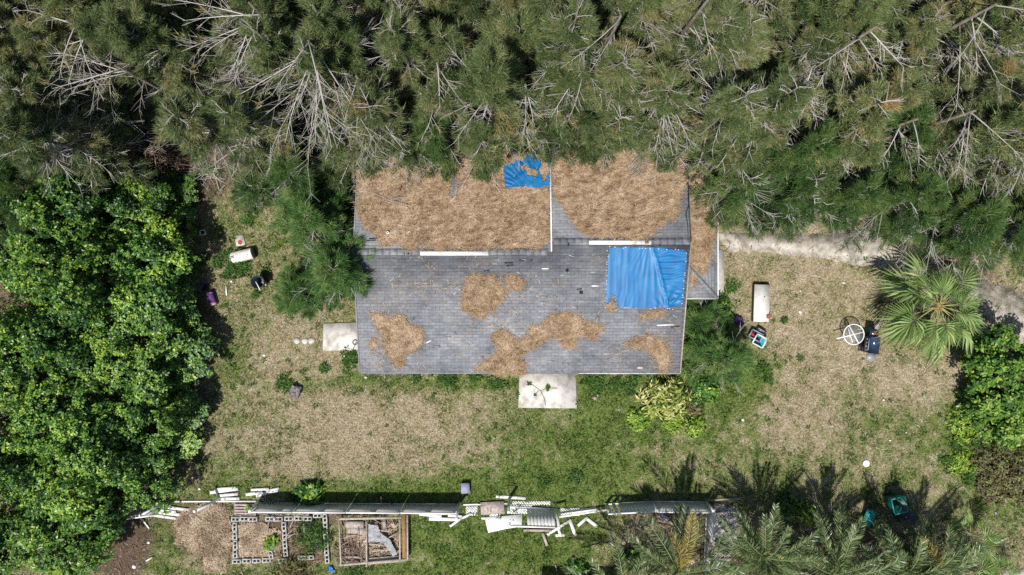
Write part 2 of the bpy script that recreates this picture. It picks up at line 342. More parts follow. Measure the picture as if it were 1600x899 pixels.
# low weeds
x, y = openground(5200, lambda x, y: np.clip(greenf(x, y) * .9, .05, .8) * (1.2 - soilf(x, y)).clip(0, 1)); cs = [(x[i], y[i], rng.uniform(.05, .16)) for i in range(len(x))]
for px, py, r in [(1142,448,.35),(1130,470,.4),(1100,490,.45),(1085,480,.4),(445,597,.45),(505,575,.18),(545,565,.35),(548,555,.3),(780,600,.3),(770,595,.35),(920,595,.4),(935,600,.35),(960,598,.35),(985,600,.4),(700,590,.25),(650,590,.2),(740,590,.3),(1225,500,.1),(1190,575,.22),(1200,590,.25),(1250,560,.1),(360,425,.3),(355,400,.35),(375,422,.3),(340,410,.25),(385,415,.2),(470,770,.4),(1500,640,.5),(1520,660,.5),(1495,690,.45),(1480,720,.4),(1530,700,.5),(1515,745,.4),(1560,690,.5),(390,345,.3),(400,460,.12),(415,425,.15),(320,405,.2),(560,890,.3),(900,745,.3),(850,752,.3)]:
    c = G(px, py); cs += [(c[0] + rng.normal(0, r * .45), c[1] + rng.normal(0, r * .45), rng.uniform(.1, .24)) for _ in range(int(16 * r / .3))]
mb = MB()
for cx, cy, r in cs:
    n = 14; th = rng.uniform(0, 2 * math.pi, n); rr = rng.random(n) * r * .4
    b = np.stack([cx + rr * np.cos(th), cy + rr * np.sin(th), np.full(n, .02) + rng.random(n) * r * .5], 1)
    mb.leaves(b, np.stack([np.cos(th), np.sin(th), rng.uniform(.1, .9, n)], 1), r * rng.uniform(.5, 1.1, n), r * .3, np.clip(rng.normal(.5, .25, n), 0, 1))
tag(mb.build('weeds', M_weed), 'low green weeds scattered through the yard', 'weeds', kind='stuff')

# ------------------------------------------------------------------ house
ZE = 2.6; YS = G(0, 583, ZE)[1]; SL = .215
YR1 = G(0, 394, 3.85)[1]; YR2 = G(0, 377, 3.95)[1]
zs = lambda y: ZE + SL * (y - YS)
ZR1, ZR2 = zs(YR1), zs(YR2); YN = 5.95
XL = G(561, 0, 2.9)[0]; XR = 7.45; XM = G(862, 0, 3.4)[0]
zn1 = lambda y: ZR1 - SL * (y - YR1); zn2 = lambda y: ZR2 - SL * (y - YR2)
def ray(px, py, f):                     # photo pixel onto a roof plane z = f(x, y)
    z = 3.0
    for _ in range(25): p = G(px, py, z); z = f(p[0], p[1])
    return G(px, py, z)
fS = lambda x, y: zs(y); fN1 = lambda x, y: zn1(y); fN2 = lambda x, y: zn2(y)
XP = G(1121, 0, 2.25)[0]; YP = G(0, 466, 2.25)[1]; ZP0, ZP1 = 2.62, 2.25; YPN = 5.6
XW = XR - .02; slp = (ZP0 - ZP1) / (XP - XW)
fP = lambda x, y: min(ZP0 - slp * (x - XW), ZP1 + slp * (y - YP))
house = thing('house', 'low grey shingled house littered with pine needles and patched with blue tarps', 'house', (0, 0, 0))
def sheet(mb, pts, th=.07):             # thick roof plane, ordered corners
    p = np.array(pts, float); n = len(p); q = p - [0, 0, th]
    mb.add(np.vstack([p, q]), [[k, n + k, n + (k + 1) % n, (k + 1) % n] for k in range(n)])
    o = mb.n - 2 * n
    mb.f.append(np.array([[o + k for k in range(n)]])); mb.t.append(np.array([.5])); mb.f.append(np.array([[o + n + k for k in range(n)][::-1]])); mb.t.append(np.array([.5]))
XSR = G(1062, 0, ZE)[0]; XSL = G(563, 0, ZE)[0]
mb = MB()
sheet(mb, [(XSL, YS, ZE), (XSR, YS, ZE), (XR, YR2, ZR2), (XM, YR2, ZR2), (XM, YR1, ZR1), (XL - .03, YR1, ZR1)])
sheet(mb, [(XL - .03, YR1 + .002, ZR1), (XM, YR1 + .002, ZR1), (XM, YN, zn1(YN)), (XL - .03, YN, zn1(YN))])
sheet(mb, [(XM + .002, YR2 + .002, ZR2), (XR, YR2 + .002, ZR2), (XR, YN, zn2(YN)), (XM + .002, YN, zn2(YN))])
roof = mb.build('roof', M_shingle, house)
mb = MB()
sheet(mb, [(XW, YP + (XP - XW), ZP0), (XP, YP, ZP1), (XP, YPN, ZP1), (XW, YPN, ZP0)])
porch = mb.build('porch_roof', M_shingle2, house)
mb = MB(); sheet(mb, [(XW, YP, ZP1 - .0), (XP - .003, YP, ZP1), (XW, YP + (XP - XW) - .003, ZP0)])
mb.build('hip_end', M_shingle, porch, (0, 0, 0))
MB().bar((XW + .03, YP + XP - XW - .03, ZP0 + .012), (XP, YP, ZP1 + .012), .16, .02).build('hip_cap', M_shingle2, porch, (0, 0, 0))
MB().bar((XP + .03, YP, ZP1 - .05), (XP + .03, YPN, ZP1 - .05), .03, .12).bar((XW, YP - .03, ZP1 - .05), (XP, YP - .03, ZP1 - .05), .03, .12).build('fascia', M_white, porch, (0, 0, 0))
# ridge caps, vents, flashing
for x0, x1, yy, zz in ((XL, XM - .05, YR1, ZR1), (XM + .05, XR, YR2, ZR2)):
    mb = MB()
    for k in range(int((x1 - x0) / .3)): mb.box((x0 + .15 + k * .3, yy + rng.normal(0, .006), zz + .002 + .002 * (k % 2)), (.298, .27, .014), M=np.array(Matrix.Rotation(rng.normal(0, .01), 3, 'Z')))
    mb.build('ridge_cap', M_shingle, roof, (0, 0, 0))
for a, b, py in ((657, 763, 396.3), (920, 1017, 379.3)):
    p, q = ray(a, py, fS), ray(b, py, fS)
    MB().bar(p + [0, 0, .05], q + [0, 0, .05], .17, .05, (0, -SL, 1)).build('ridge_vent', M_white, roof, (0, 0, 0))
p = ray(1010, 379, fS); MB().box(p + [0, 0, .082], (.16, .12, .012)).build('vent_slot', M_rust, roof, (0, 0, 0))
MB().bar((XM - .03, YR1 + .02, ZR1 + .06), (XM - .03, YN, zn1(YN) + .06), .05, .14).build('flashing', M_white, roof, (0, 0, 0))
MB().bar((XSR + .03, YS, ZE - .04), (XR + .03, YR2, ZR2 - .04), .035, .16).build('barge_board', M_woodr, roof, (0, 0, 0))
MB().bar((XR + .03, YR2 + .003, ZR2 - .04), (XR + .03, YN, zn2(YN) - .04), .035, .16).build('barge_board', M_dark, roof, (0, 0, 0))
MB().bar((XSL - .03, YS, ZE - .04), (XL - .06, YR1, ZR1 - .04), .035, .16).build('barge_board', M_grey, roof, (0, 0, 0))
MB().bar((XL - .06, YR1 + .003, ZR1 - .04), (XL - .06, YN, zn1(YN) - .04), .035, .16).build('barge_board', M_grey, roof, (0, 0, 0))
MB().bar((XSL, YS - .02, ZE - .07), (2.9, YS - .02, ZE - .07), .03, .14).build('fascia', M_grey, roof, (0, 0, 0)); MB().bar((2.91, YS - .025, ZE - .06), (XSR, YS - .025, ZE - .06), .03, .14).build('fascia', M_whited, roof, (0, 0, 0))
for px, py, f, r, hh in ((607, 364, fN1, .05, .22), (638, 397, fS, .03, .1), (888, 382, fS, .035, .1), (886, 423, fS, .04, .12), (908, 457, fS, .05, .08), (1031, 383, fS, .03, .06)):
    p = ray(px, py, f); MB().lathe([(r * 1.8, -.02), (r * 1.7, .02), (r, .03), (r, hh), (r * .6, hh), (r * .55, hh - .05)], 10, p).build('vent_pipe', M_white if px == 607 else M_dark, roof, (0, 0, 0))
for px, py, L, yaw, m in ((795, 411, .35, 0, M_dark), (797, 415, .3, .05, M_dark), (815, 407, .2, 0, M_dark), (830, 407, .12, .2, M_dark), (852, 420, .3, 0, M_white), (580, 376, .4, .1, M_dark), (1040, 508, .75, .04, M_white), (1055, 511, .35, .1, M_dark), (670, 534, .25, .5, M_white), (819, 406, .2, -.1, M_grey), (930, 447, .3, 0, M_white), (905, 452, .22, .1, M_dark), (760, 423, .22, 0, M_dark), (1000, 575, .25, 0, M_whited), (1003, 573, .1, .4, M_woodb)):
    p = ray(px, py, fS); MB().box(p + [0, 0, .012], (L, .05, .012), M=np.array(Matrix.Rotation(math.atan(SL), 3, 'X') @ Matrix.Rotation(yaw, 3, 'Z'))).build('loose_shingle', m, roof, (0, 0, 0))
for k in range(34):
    x_, y_ = rng.uniform(XSL + .4, 3.6), rng.uniform(YS + .3, YR1 - .3)
    MB().box((x_, y_, zs(y_) + .011), (rng.uniform(.12, .34), rng.uniform(.05, .13), .008), M=np.array(Matrix.Rotation(math.atan(SL), 3, 'X') @ Matrix.Rotation(rng.normal(0, .05), 3, 'Z'))).build('loose_shingle', (M_dark, M_shingle2, M_grey, M_shingle2)[k % 4] if k % 4 else M_shingle2, roof, (0, 0, 0))
mb = MB()
for k in range(26):
    a = k / 25; p = np.array([XSR + (XR - XSR) * a - .06, YS + (YR2 - YS) * a, 0]); p[2] = zs(p[1]) + .012; mb.box(p, (.035, .035, .02))
mb.build('edge_nail', M_dark, roof, (0, 0, 0))
# black cable sagging down the gable edge
mb = MB(); pts = [ray(x, y, fN2) + [0, 0, .05] for x, y in ((1075, 285), (1076, 320), (1071, 335), (1074, 350), (1075, 375))]; mb.tube(pts, .02, 5); mb.build('cable', M_dark, roof, (0, 0, 0))
# walls
wx0, wx1, wy0, wy1 = XL + .45, XR - .35, YS + .5, YN - .5
mb = MB(); 
for a, b in (((wx0, wy0), (wx1, wy0)), ((wx0, wy1), (wx1, wy1))): mb.bar((a[0], a[1], 1.25), (b[0], b[1], 1.25), .2, 2.5)
mb.build('wall', M_wall, house)
mb = MB()
for xx in (wx0, wx1):
    mb.prism([(wy0 + .102, 0), (wy1 - .102, 0), (wy1 - .102, 2.5), (YR1, ZR1 - .15), (wy0 + .102, 2.5)], -.1, .1)
    v = mb.v[-1]; mb.v[-1] = np.stack([v[:, 2] + xx, v[:, 0], v[:, 1]], 1)
mb.build('gable_wall', M_wall, house)
for xx, w in ((-5, 1.5), (-2.2, 1.2), (4.5, 1.5)):
    f = MB().box((xx, wy0 - .11, 1.5), (w, .05, 1.1)).build('window', M_white, house); MB().box((xx, wy0 - .14, 1.5), (w - .12, .02, .98)).build('pane', M_glass, f, (0, 0, 0))
f = MB().box((1.5, wy0 - .11, 1.03), (.95, .05, 2.06)).build('door', M_whited, house); MB().lathe([(.001, 0), (.035, .01), (.03, .05), (.001, .06)], 8, (1.85, wy0 - .15, 1.0)).build('handle', M_grey, f, (0, 0, 0))
for yy in (YP + .1, 2.0, 4.6): MB().box((XP - .1, yy, (ZP1 - .1) / 2), (.1, .1, ZP1 - .1)).build('porch_post', M_white, house)

# needle litter on the roof
def litter(polys, f, label, dens=1000, thick=.05, jit=.16, seed=0, along=.7, holes=()):
    pts = [[ray(a, b, f)[:2] for a, b in po] for po in polys]; hp = [[ray(a, b, f)[:2] for a, b in po] for po in holes]
    fv = np.vectorize(f); allp = np.concatenate([np.array(p) for p in pts]); lo, hi = allp.min(0) - .3, allp.max(0) + .3
    c = .05; xs = np.arange(lo[0], hi[0], c); ys = np.arange(lo[1], hi[1], c); X, Y = np.meshgrid(xs, ys, indexing='ij')
    def inside(X, Y, j=1.0):
        dx = (fbm(X, Y, 1.6, seed) - .5) * 4 * jit * j + (vnoise(X, Y, 7, seed + 9) - .5) * jit * 1.2; dy = (fbm(X, Y, 1.6, seed + 20) - .5) * 4 * jit * j + (vnoise(X, Y, 7, seed + 31) - .5) * jit * 1.2
        k = np.zeros(X.shape, bool)
        for p in pts: k |= inpoly(X + dx, Y + dy, p)
        for p in hp: k &= ~inpoly(X + dx, Y + dy, p)
        return k
    def edge(X, Y):
        e = np.zeros(X.shape, bool)
        for a, b in ((.11, 0), (-.11, 0), (0, .11), (0, -.11)): e |= ~inside(X + a, Y + b)
        return e
    rip = lambda x, y: .6 * vnoise(x * 1.6 + y * 1.2 + 2 * vnoise(x, y, 1.5, seed + 40), y * 4.4 - x * .9, 3.0, seed + 8) + .4 * vnoise(x, y, 7, seed + 9)
    K = inside(X + rng.normal(0, .035, X.shape), Y + rng.normal(0, .035, X.shape)); Z = fv(X, Y) + .008 + thick * (.1 + .9 * rip(X, Y)) * K
    I = np.full(X.shape, -1); I[:] = np.arange(X.size).reshape(X.shape)
    fk = K[:-1, :-1] & K[1:, :-1] & K[1:, 1:] & K[:-1, 1:]
    fc = np.stack([I[:-1, :-1], I[1:, :-1], I[1:, 1:], I[:-1, 1:]], -1)[fk]
    mb = MB(); mb.add(np.stack([X.ravel(), Y.ravel(), Z.ravel()], 1), fc, np.where(edge(X, Y)[:-1, :-1][fk], .06, np.clip(.5 + (rip(X, Y)[:-1, :-1][fk] - .5) * .55, .2, 1)))
    A = (hi - lo).prod(); n = int(A * dens); x = rng.uniform(lo[0], hi[0], n); y = rng.uniform(lo[1], hi[1], n)
    k = inside(x + rng.normal(0, .09, n), y + rng.normal(0, .07, n)); x, y = x[k], y[k]; n = len(x)
    z = fv(x, y) + .02 + thick * (.1 + .9 * rip(x, y)) + rng.uniform(-.01, .03, n)
    th = rng.normal(0, along, n) + rng.integers(0, 2, n) * math.pi + .35
    mb.strips(np.stack([x, y, z], 1), np.stack([np.cos(th), np.sin(th), rng.normal(0, .12, n)], 1), rng.uniform(.06, .2, n), rng.uniform(.009, .022, n), np.where(edge(x, y) & (rng.random(n) < .6), rng.uniform(0, .1, n), np.clip(rng.normal(.55, .15, n) + (vnoise(x, y, 2.2, seed + 7) - .5) * .3 + (rip(x, y) - .5) * .6, .19, 1)))
    return tag(mb.build('needle_litter', M_litter), label, 'pine needles', kind='stuff')
M_litter = tinted('fallen_needles', [(0, (.35, .235, .13)), (.12, (.34, .235, .135)), (.18, (.08, .052, .032)), (.4, (.25, .165, .095)), (.65, (.40, .285, .18)), (.87, (.51, .39, .275)), (1, (.60, .51, .40))], .9, .1)
litter([[(560,252),(561,335),(568,354),(594,374),(598,387),(700,390),(845,388),(858,375),(860,300),(858,238),(560,236)]], fN1, 'brown pine needles covering the rear slope beside the torn blue tarp', 1000, .07, .1, 1, holes=[[(704,282),(714,278),(719,290),(712,306),(702,304)]])
litter([[(866,236),(866,300),(880,322),(893,345),(915,368),(950,373),(1010,372),(1032,358),(1052,345),(1064,310),(1071,285),(1066,236)]], fN2, 'brown pine needles covering the rear slope above the white ridge vent', 1000, .07, .12, 2)
litter([[(1080,240),(1078,412),(1092,424),(1104,432),(1110,400),(1117,345),(1112,240)]], fP, 'brown pine needles on the narrow side roof', 1000, .05, .08, 3, 1.5)
litter([[(727,437),(745,430),(770,434),(790,450),(792,462),(770,490),(745,497),(728,490),(722,465)], [(788,436),(805,430),(822,440),(815,452),(798,456)]], fS, 'square patch of brown needles in the middle of the front slope', 1000, .045, .1, 5, 1.5)
litter([[(576,488),(592,492),(606,502),(622,489),(640,505),(662,513),(662,536),(645,550),(612,560),(602,545),(600,525),(588,512)], [(610,568),(622,560),(635,562),(625,574)], [(577,528),(588,524),(590,540),(578,540)]], fS, 'ragged patch of brown needles near the slab end of the front slope', 1000, .045, .1, 8, 1.5)
litter([[(738,580),(757,562),(776,545),(768,522),(795,514),(812,532),(835,510),(862,492),(885,485),(905,492),(942,517),(930,530),(905,528),(900,545),(885,545),(870,528),(842,535),(828,545),(812,560),(826,583),(790,584)]], fS, 'largest patch of brown needles above the front concrete slab', 1000, .045, .12, 11, 1.5)
litter([[(972,533),(990,528),(1012,522),(1034,532),(1048,552),(1044,575),(1030,582),(1026,562),(1010,550),(988,544)], [(1000,487),(1040,485),(1035,497),(1005,498)]], fS, 'curved patch of brown needles below the large blue tarp', 1000, .045, .1, 14, 1.5)
litter([[(948,472),(955,466),(962,474),(958,484),(946,484)]], lambda x, y: zs(y) + .05, 'small tuft of brown needles on the corner of the large blue tarp', 700, .04, .06, 17, 1.5)
litter([[(1076,425),(1084,428),(1092,450),(1080,455)]], fP, 'thin brown needles on the hip end of the side roof', 260, .02, .1, 19, 1.5)
# thin scatter over the front slope
n = 5200; x = rng.uniform(XSL + .1, XR - .3, n); y = rng.uniform(YS + .05, YR1 - .1, n); k = fbm(x, y, .7, 40) > rng.uniform(.42, .85, n); x, y = x[k], y[k]; n = len(x)
k = ~((x > 3.8) & (y > -1)); x, y = x[k], y[k]; n = len(x); th = rng.normal(0, .9, n)
tag(MB().strips(np.stack([x, y, zs(y) + .012], 1), np.stack([np.cos(th), np.sin(th), SL * np.sin(th)], 1), rng.uniform(.06, .22, n), rng.uniform(.012, .03, n), np.clip(rng.normal(.5, .25, n), 0, 1)).build('needle_litter', M_litter), 'loose brown needles sprinkled thinly over the front slope', 'pine needles', kind='stuff')

# tarps
def tarp_mesh(outline, f, hfun, step=.045, jit=.03, holes=(), lift=.02):
    P = [ray(a, b, f)[:2] for a, b in outline]; HP = [[ray(a, b, f)[:2] for a, b in h] for h in holes]
    A = np.array(P); lo, hi = A.min(0), A.max(0)
    xs = np.arange(lo[0] - step, hi[0] + step, step); ys = np.arange(lo[1] - step, hi[1] + step, step); X, Y = np.meshgrid(xs, ys, indexing='ij')
    dx = (vnoise(X, Y, 5, 77) - .5) * jit; K = inpoly(X + dx, Y + dx, P)
    for h in HP: K &= ~inpoly(X + (vnoise(X, Y, 4, 12) - .5) * .3, Y + (vnoise(X, Y, 4, 13) - .5) * .3, h)
    U = (X - lo[0]) / (hi - lo)[0]; V = (hi[1] - Y) / (hi - lo)[1]
    Z = np.vectorize(f)(X, Y) + lift + hfun(U, V, X, Y)
    I = np.arange(X.size).reshape(X.shape); fk = K[:-1, :-1] & K[1:, :-1] & K[1:, 1:] & K[:-1, 1:]
    return MB().add(np.stack([X.ravel(), Y.ravel(), Z.ravel()], 1), np.stack([I[:-1, :-1], I[1:, :-1], I[1:, 1:], I[:-1, 1:]], -1)[fk])
def big_h(U, V, X, Y):
    fold = .56 + .24 * np.clip(V, 0, 1) ** .9                       # the long fold running down the tarp
    left = U < fold
    a = .002 * np.sin(X * 34 + vnoise(X, Y, 1.2, 3) * 12) * (.2 + .8 * V) + .016 * vnoise(X * 5, Y * .5, 1.8, 4) + .008 * vnoise(X * 9, Y * .8, 1.8, 14)
    b = .016 * np.sin(Y * 27 + vnoise(X, Y, 1.8, 8) * 9) + .045 * vnoise(X * 1.4, Y * 6, 1.3, 6)
    ridge = .05 * np.exp(-((U - fold) / .022) ** 2)
    fan = .006 * np.sin((np.arctan2(V + .25, U - .55)) * 60) * np.exp(-((U - fold + .12) / .16) ** 2)
    knot = .04 * np.sin(np.arctan2(1.02 - V, U - .77) * 14) * np.exp(-(((U - .83) / .13) ** 2 + ((V - .88) / .16) ** 2))
    return np.where(left, a, b) + ridge + fan + knot
tarp = thing('blue_tarp', 'large square blue tarp nailed over the front slope beside the ridge vent', 'tarp', tuple(ray(1008, 432, fS)))
out = [(952,386),(975,385),(1000,385),(1030,386),(1072,391),(1073,400),(1066,478),(1052,480),(1035,482),(990,482),(960,480),(946,478),(945,462),(948,430),(949,400)]
tarp_mesh(out, fS, big_h).build('sheet', M_tarp, tarp, smooth=True)
mb = MB()
for (a, b), (c, d) in (((952,386),(1072,391)), ((1072,396),(1065,478)), ((946,480),(1050,482)), ((950,392),(945,478))):
    n = int(math.hypot(c - a, d - b) / 4.2)
    for k in range(n + 1):
        if rng.random() < .45: continue
        p = ray(a + (c - a) * k / n + rng.normal(0, .5), b + (d - b) * k / n + rng.normal(0, .5), fS); mb.box(p + [0, 0, .05], (.045, .03, .01), yaw=rng.uniform(0, 1), M=None)
mb.build('nail_row', M_white, tarp)
t2 = thing('blue_tarp', 'smaller torn blue tarp half buried in needles on the rear slope', 'tarp', tuple(ray(822, 270, fN1)))
def torn_h(U, V, X, Y):
    ang = np.arctan2(1.05 - V, .66 - U); r = np.hypot(1.05 - V, .66 - U)
    return .018 * np.sin(ang * 40 + vnoise(X, Y, 2, 3) * 4) * np.clip(r * 1.6, 0, 1) + .05 * vnoise(X, Y, 5, 4) + .075
tarp_mesh([(785,262),(790,258),(800,256),(806,248),(816,252),(822,244),(832,238),(840,236),(848,258),(853,254),(859,238),(860,292),(845,294),(820,293),(805,295),(787,297)], fN1, torn_h, .04, .1,
  [[(820,256),(830,262),(838,268),(835,278),(822,270),(815,262)], [(846,262),(856,252),(852,284),(846,282)]], .02).build('sheet', M_tarp, t2, smooth=True)

# fallen branches lying on the roof
def twig_tree(mb, p0, p1, r, sub, spread, z=.0, tint=.6, lvl=2):
    p0 = np.array(p0, float); p1 = np.array(p1, float); d = p1 - p0; L = np.linalg.norm(d)
    pts = [p0 + d * a + np.r_[rng.normal(0, L * .02, 2), 0] * (0 < a < 1) for a in (0, .25, .5, .75, 1)]
    mb.tube(pts, np.linspace(r, r * .4, 5), 5 if r > .02 else 4, tint)
    if lvl <= 0: return
    for k in range(sub):
        a = rng.uniform(.2, .95); b = p0 + d * a; sgn = 1 if k % 2 else -1
        ang = sgn * rng.uniform(.45, .95) * spread; dd = np.array(Matrix.Rotation(ang, 3, 'Z') @ Vector(d / L)) + [0, 0, rng.normal(0, .08)]
        twig_tree(mb, b, b + dd * L * rng.uniform(.25, .5) * (1.1 - a * .5), r * .55, max(2, sub - 2), spread, z, np.clip(tint + rng.normal(0, .12), 0, 1), lvl - 1)
for (a, b, c, d, lab) in ((965,300,1002,238,'bare forked branch lying across needles above the white ridge vent'), (1010,280,975,243,'thin dead branch crossing the forked one on the needles'), (585,302,640,322,'thin pale branch lying on needles near the hidden gable corner'), (1048,292,1062,262,'short pale branch on needles beside the porch roof')):
    mb = MB(); f = fN2 if a > 862 else fN1; twig_tree(mb, ray(a, b, f) + [0, 0, .09], ray(c, d, f) + [0, 0, .14], .022, 5, .8)
    tag(mb.build('fallen_branch', M_twig), lab, 'branch')

# ------------------------------------------------------------------ slabs, stones
o = thing('concrete_slab', 'cracked pale concrete slab with weeds below the front eave', 'concrete slab', tuple(G(855, 610)))
MB().prism([G(x, y)[:2] for x, y in ((812,575),(899,574),(901,638),(810,637))], -.05, .07).build('slab', M_conc, o)
mb = MB()
for chain in (((829,599),(840,607),(845,611),(855,606),(870,607)), ((836,617),(842,610)), ((845,611),(850,622),(853,634))):
    for a, b in zip(chain[:-1], chain[1:]): mb.bar(G(*a, .073), G(*b, .073), .025, .004)
mb.build('crack', plain('crack_dirt', (.05, .045, .035)), o)
def tuft(mb, c, r, n, zup=.5, w=.3):
    th = rng.uniform(0, 2 * math.pi, n); e = rng.uniform(.1, zup + .5, n)
    mb.leaves(np.tile(c, (n, 1)) + rng.normal(0, r * .15, (n, 3)) * [1, 1, .2], np.stack([np.cos(th), np.sin(th), e], 1), r * rng.uniform(.5, 1.1, n), r * w, np.clip(rng.normal(.55, .25, n), 0, 1))
for px, py, r, lab in ((827, 599, .14, 'small weed growing at the left crack of the cracked slab'), (856, 606, .19, 'larger weed growing in the middle crack of the cracked slab'), (836, 617, .09, 'tiny weed at the lower crack of the cracked slab')):
    mb = MB(); tuft(mb, G(px, py, .08), r, 40); tag(mb.build('weed', M_weed), lab, 'weed')
o = thing('concrete_slab', 'square stained concrete slab against the gable end', 'concrete slab', tuple(G(532, 526)))
MB().prism([G(x, y)[:2] for x, y in ((506,506),(575,503),(575,547),(505,548))], -.05, .08).build('slab', M_conc, o)
mb = MB(); p = G(555, 535, .08); mb.lathe([(.09, 0), (.10, .03), (.13, .03), (.13, 0)], 14, p); mb.tube([p + [-.1, -.35, .02], p + [.02, -.05, .05], p + [.12, .02, .02]], .012, 5); tag(mb.build('hose_reel', M_dark), 'small black ring with a loose cable on the gable slab', 'hose')
for k, (px, lab) in enumerate(((464, 'leftmost of three white stepping stones beside the gable slab'), (477, 'middle one of three white stepping stones beside the gable slab'), (487, 'white stepping stone nearest the gable slab'))):
    c = G(px, 533); q = [c[:2] + np.array([math.cos(a) * .16, math.sin(a) * .14]) * rng.uniform(.85, 1.15) for a in np.arange(8) * math.pi / 4]
    tag(MB().prism(q, -.02, .05).build('stepping_stone', M_conc), lab, 'stepping stone')

# ------------------------------------------------------------------ plants
def clump(mb, C, A, n, rad, Lr, w, spread, tbase, up=.15):     # needle clumps, C centres, A axes
    k = len(C); c = np.repeat(C, n, 0); a = np.repeat(A, n, 0); N = k * n
    b = c + rng.normal(0, rad, (N, 3)) * [1, 1, .7]
    d = unit(a + rng.normal(0, spread, (N, 3)) + [0, 0, up])
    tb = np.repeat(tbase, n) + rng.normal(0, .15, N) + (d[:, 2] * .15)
    mb.blades(b, d, rng.uniform(*Lr, N), rng.uniform(w * .7, w * 1.3, N), np.clip(tb, 0, 1))
def casuarina(seed, h, r, bare=.18, n_per=26, dens=1.0, tb=.5, t0=.22, wd=.022, Lr=(.12, .34), spr=.62, nbare=14):
    global rng
    keep = rng; rng = np.random.default_rng(seed)
    tr, br, cr = MB(), MB(), MB()
    tz = np.linspace(0, 1, 8); wig = np.cumsum(rng.normal(0, .05, (8, 2)), 0) * h / 8
    tp = np.c_[wig, tz * h]; tr.tube(tp, np.linspace(.05 + .012 * h, .02, 8), 7, .3)
    nb = int((12 + h * 5.5) * dens); C, A, T = [], [], []
    for i in range(nb):
        t = t0 + (1 - t0) * (i + rng.random()) / nb
        base = np.array([np.interp(t, tz, tp[:, j]) for j in range(3)])
        az = i * 2.4 + rng.normal(0, .4); L = r * (1.08 - ((t - .25) / .75 if t > .25 else 0) ** 1.5 * .8) * rng.uniform(.7, 1.2)
        el = rng.uniform(.15, .55) + t * .35
        dirn = np.array([math.cos(az) * math.cos(el), math.sin(az) * math.cos(el), math.sin(el)])
        droop = np.array([0, 0, -1.0]) * L * rng.uniform(.15, .38)
        cur = np.cross(dirn, [0, 0, 1]) * rng.normal(0, .12) * L
        bp = [base + dirn * L * a + droop * a ** 2.2 + cur * a * a for a in (0, .3, .55, .8, 1)]
        isb = rng.random() < bare and t < .82
        tt = np.clip(rng.normal(.82 if isb else .6, .2), 0, 1)
        br.tube(bp, np.linspace(.012 + L * .010, .007, 5) * (1.25 if isb else 1), 4, tt)
        ns = int(rng.integers(6, 10)); tone = rng.normal(tb, .14) + (.3 if rng.random() < .06 else 0); L *= 1.12 if isb else 1
        for k in range(ns):
            a = .28 + .7 * (k + rng.random()) / ns; b0 = np.array([np.interp(a, (0, .3, .55, .8, 1), np.array(bp)[:, j]) for j in range(3)])
            sg = (-1) ** k; sd = unit(dirn * .75 + np.cross(dirn, [0, 0, 1]) * sg * rng.uniform(.4, 1.0) + [0, 0, rng.normal(.02, .22)])
            sl = L * rng.uniform(.18, .4) * (1.15 - a * .45)
            if isb or rng.random() < .6: br.tube([b0, b0 + sd * sl * .55 + [0, 0, -.03], b0 + sd * sl], [.013, .009, .005], 3, np.clip(tt + rng.normal(0, .1), 0, 1), cap=False)
            if isb and a < .8:
                for q in range(5):
                    sd2 = unit(sd + rng.normal(0, .6, 3)); b1 = b0 + sd * sl * rng.uniform(.2, .9); br.tube([b1, b1 + sd2 * sl * .4], [.008, .004], 3, tt, cap=False)
                continue
            m = 4
            for q in range(m):
                C.append(b0 + sd * sl * (q + .5) / m * 1.1); A.append(unit(sd * 1.0 + dirn * .5 + [0, 0, -.1])); T.append(tone + rng.normal(0, .1))
    for i in range(nbare):                              # long dead twigs reaching out through the needles
        t = rng.uniform(.22, .72); base = np.array([np.interp(t, tz, tp[:, j]) for j in range(3)]); az = rng.uniform(0, 6.28); el = rng.uniform(-.1, .45); L = r * rng.uniform(.8, 1.25) * (1.2 - t * .3)
        dirn = np.array([math.cos(az) * math.cos(el), math.sin(az) * math.cos(el), math.sin(el)]); cur = np.cross(dirn, [0, 0, 1]) * rng.normal(0, .1) * L
        bp = np.array([base + dirn * L * a + cur * a * a + np.array([0, 0, -.12 * L]) * a ** 2 + [0, 0, .12] for a in (0, .3, .55, .8, 1)]); tt = np.clip(rng.normal(.8, .15), 0, 1)
        br.tube(bp, np.linspace(.017, .005, 5), 4, tt)
        for k in range(10):
            a = rng.uniform(.3, 1); b0 = np.array([np.interp(a, (0, .3, .55, .8, 1), bp[:, j]) for j in range(3)]); sd = unit(dirn + np.cross(dirn, [0, 0, 1]) * (-1) ** k * rng.uniform(.25, .8) + [0, 0, rng.normal(0, .15)]); sl = L * rng.uniform(.12, .34)
            br.tube([b0, b0 + sd * sl * .5 + rng.normal(0, .015, 3), b0 + sd * sl], [.009, .007, .0035], 3, np.clip(tt + rng.normal(0, .1), 0, 1), cap=False)
    clump(cr, np.array(C) - [0, 0, .09], np.array(A), n_per, .06, Lr, wd, spr, np.array(T), -.04)
    rng = keep
    return tr, br, cr
PINES = []
for k, (h, r, bare, dens, tb) in enumerate(((9, 1.95, .28, .8, .5), (8.2, 2.1, .34, .78, .6), (9.6, 1.8, .3, .82, .42), (7.4, 1.9, .38, .78, .55), (6.2, 1.9, .26, .9, .42), (8.6, 2.0, .45, .78, .62), (4.6, 1.7, .2, 1.25, .36), (6.0, 1.9, .3, .95, .5), (5.0, 1.8, .25, 1.1, .45))):
    a, b, c = casuarina(50 + k, h, r, bare, 26, dens, tb)
    PINES.append((h, a.mesh('trunk', M_bark, True), b.mesh('branches', M_twig), c.mesh('crown', M_pine if k < 6 else M_pine_m)))
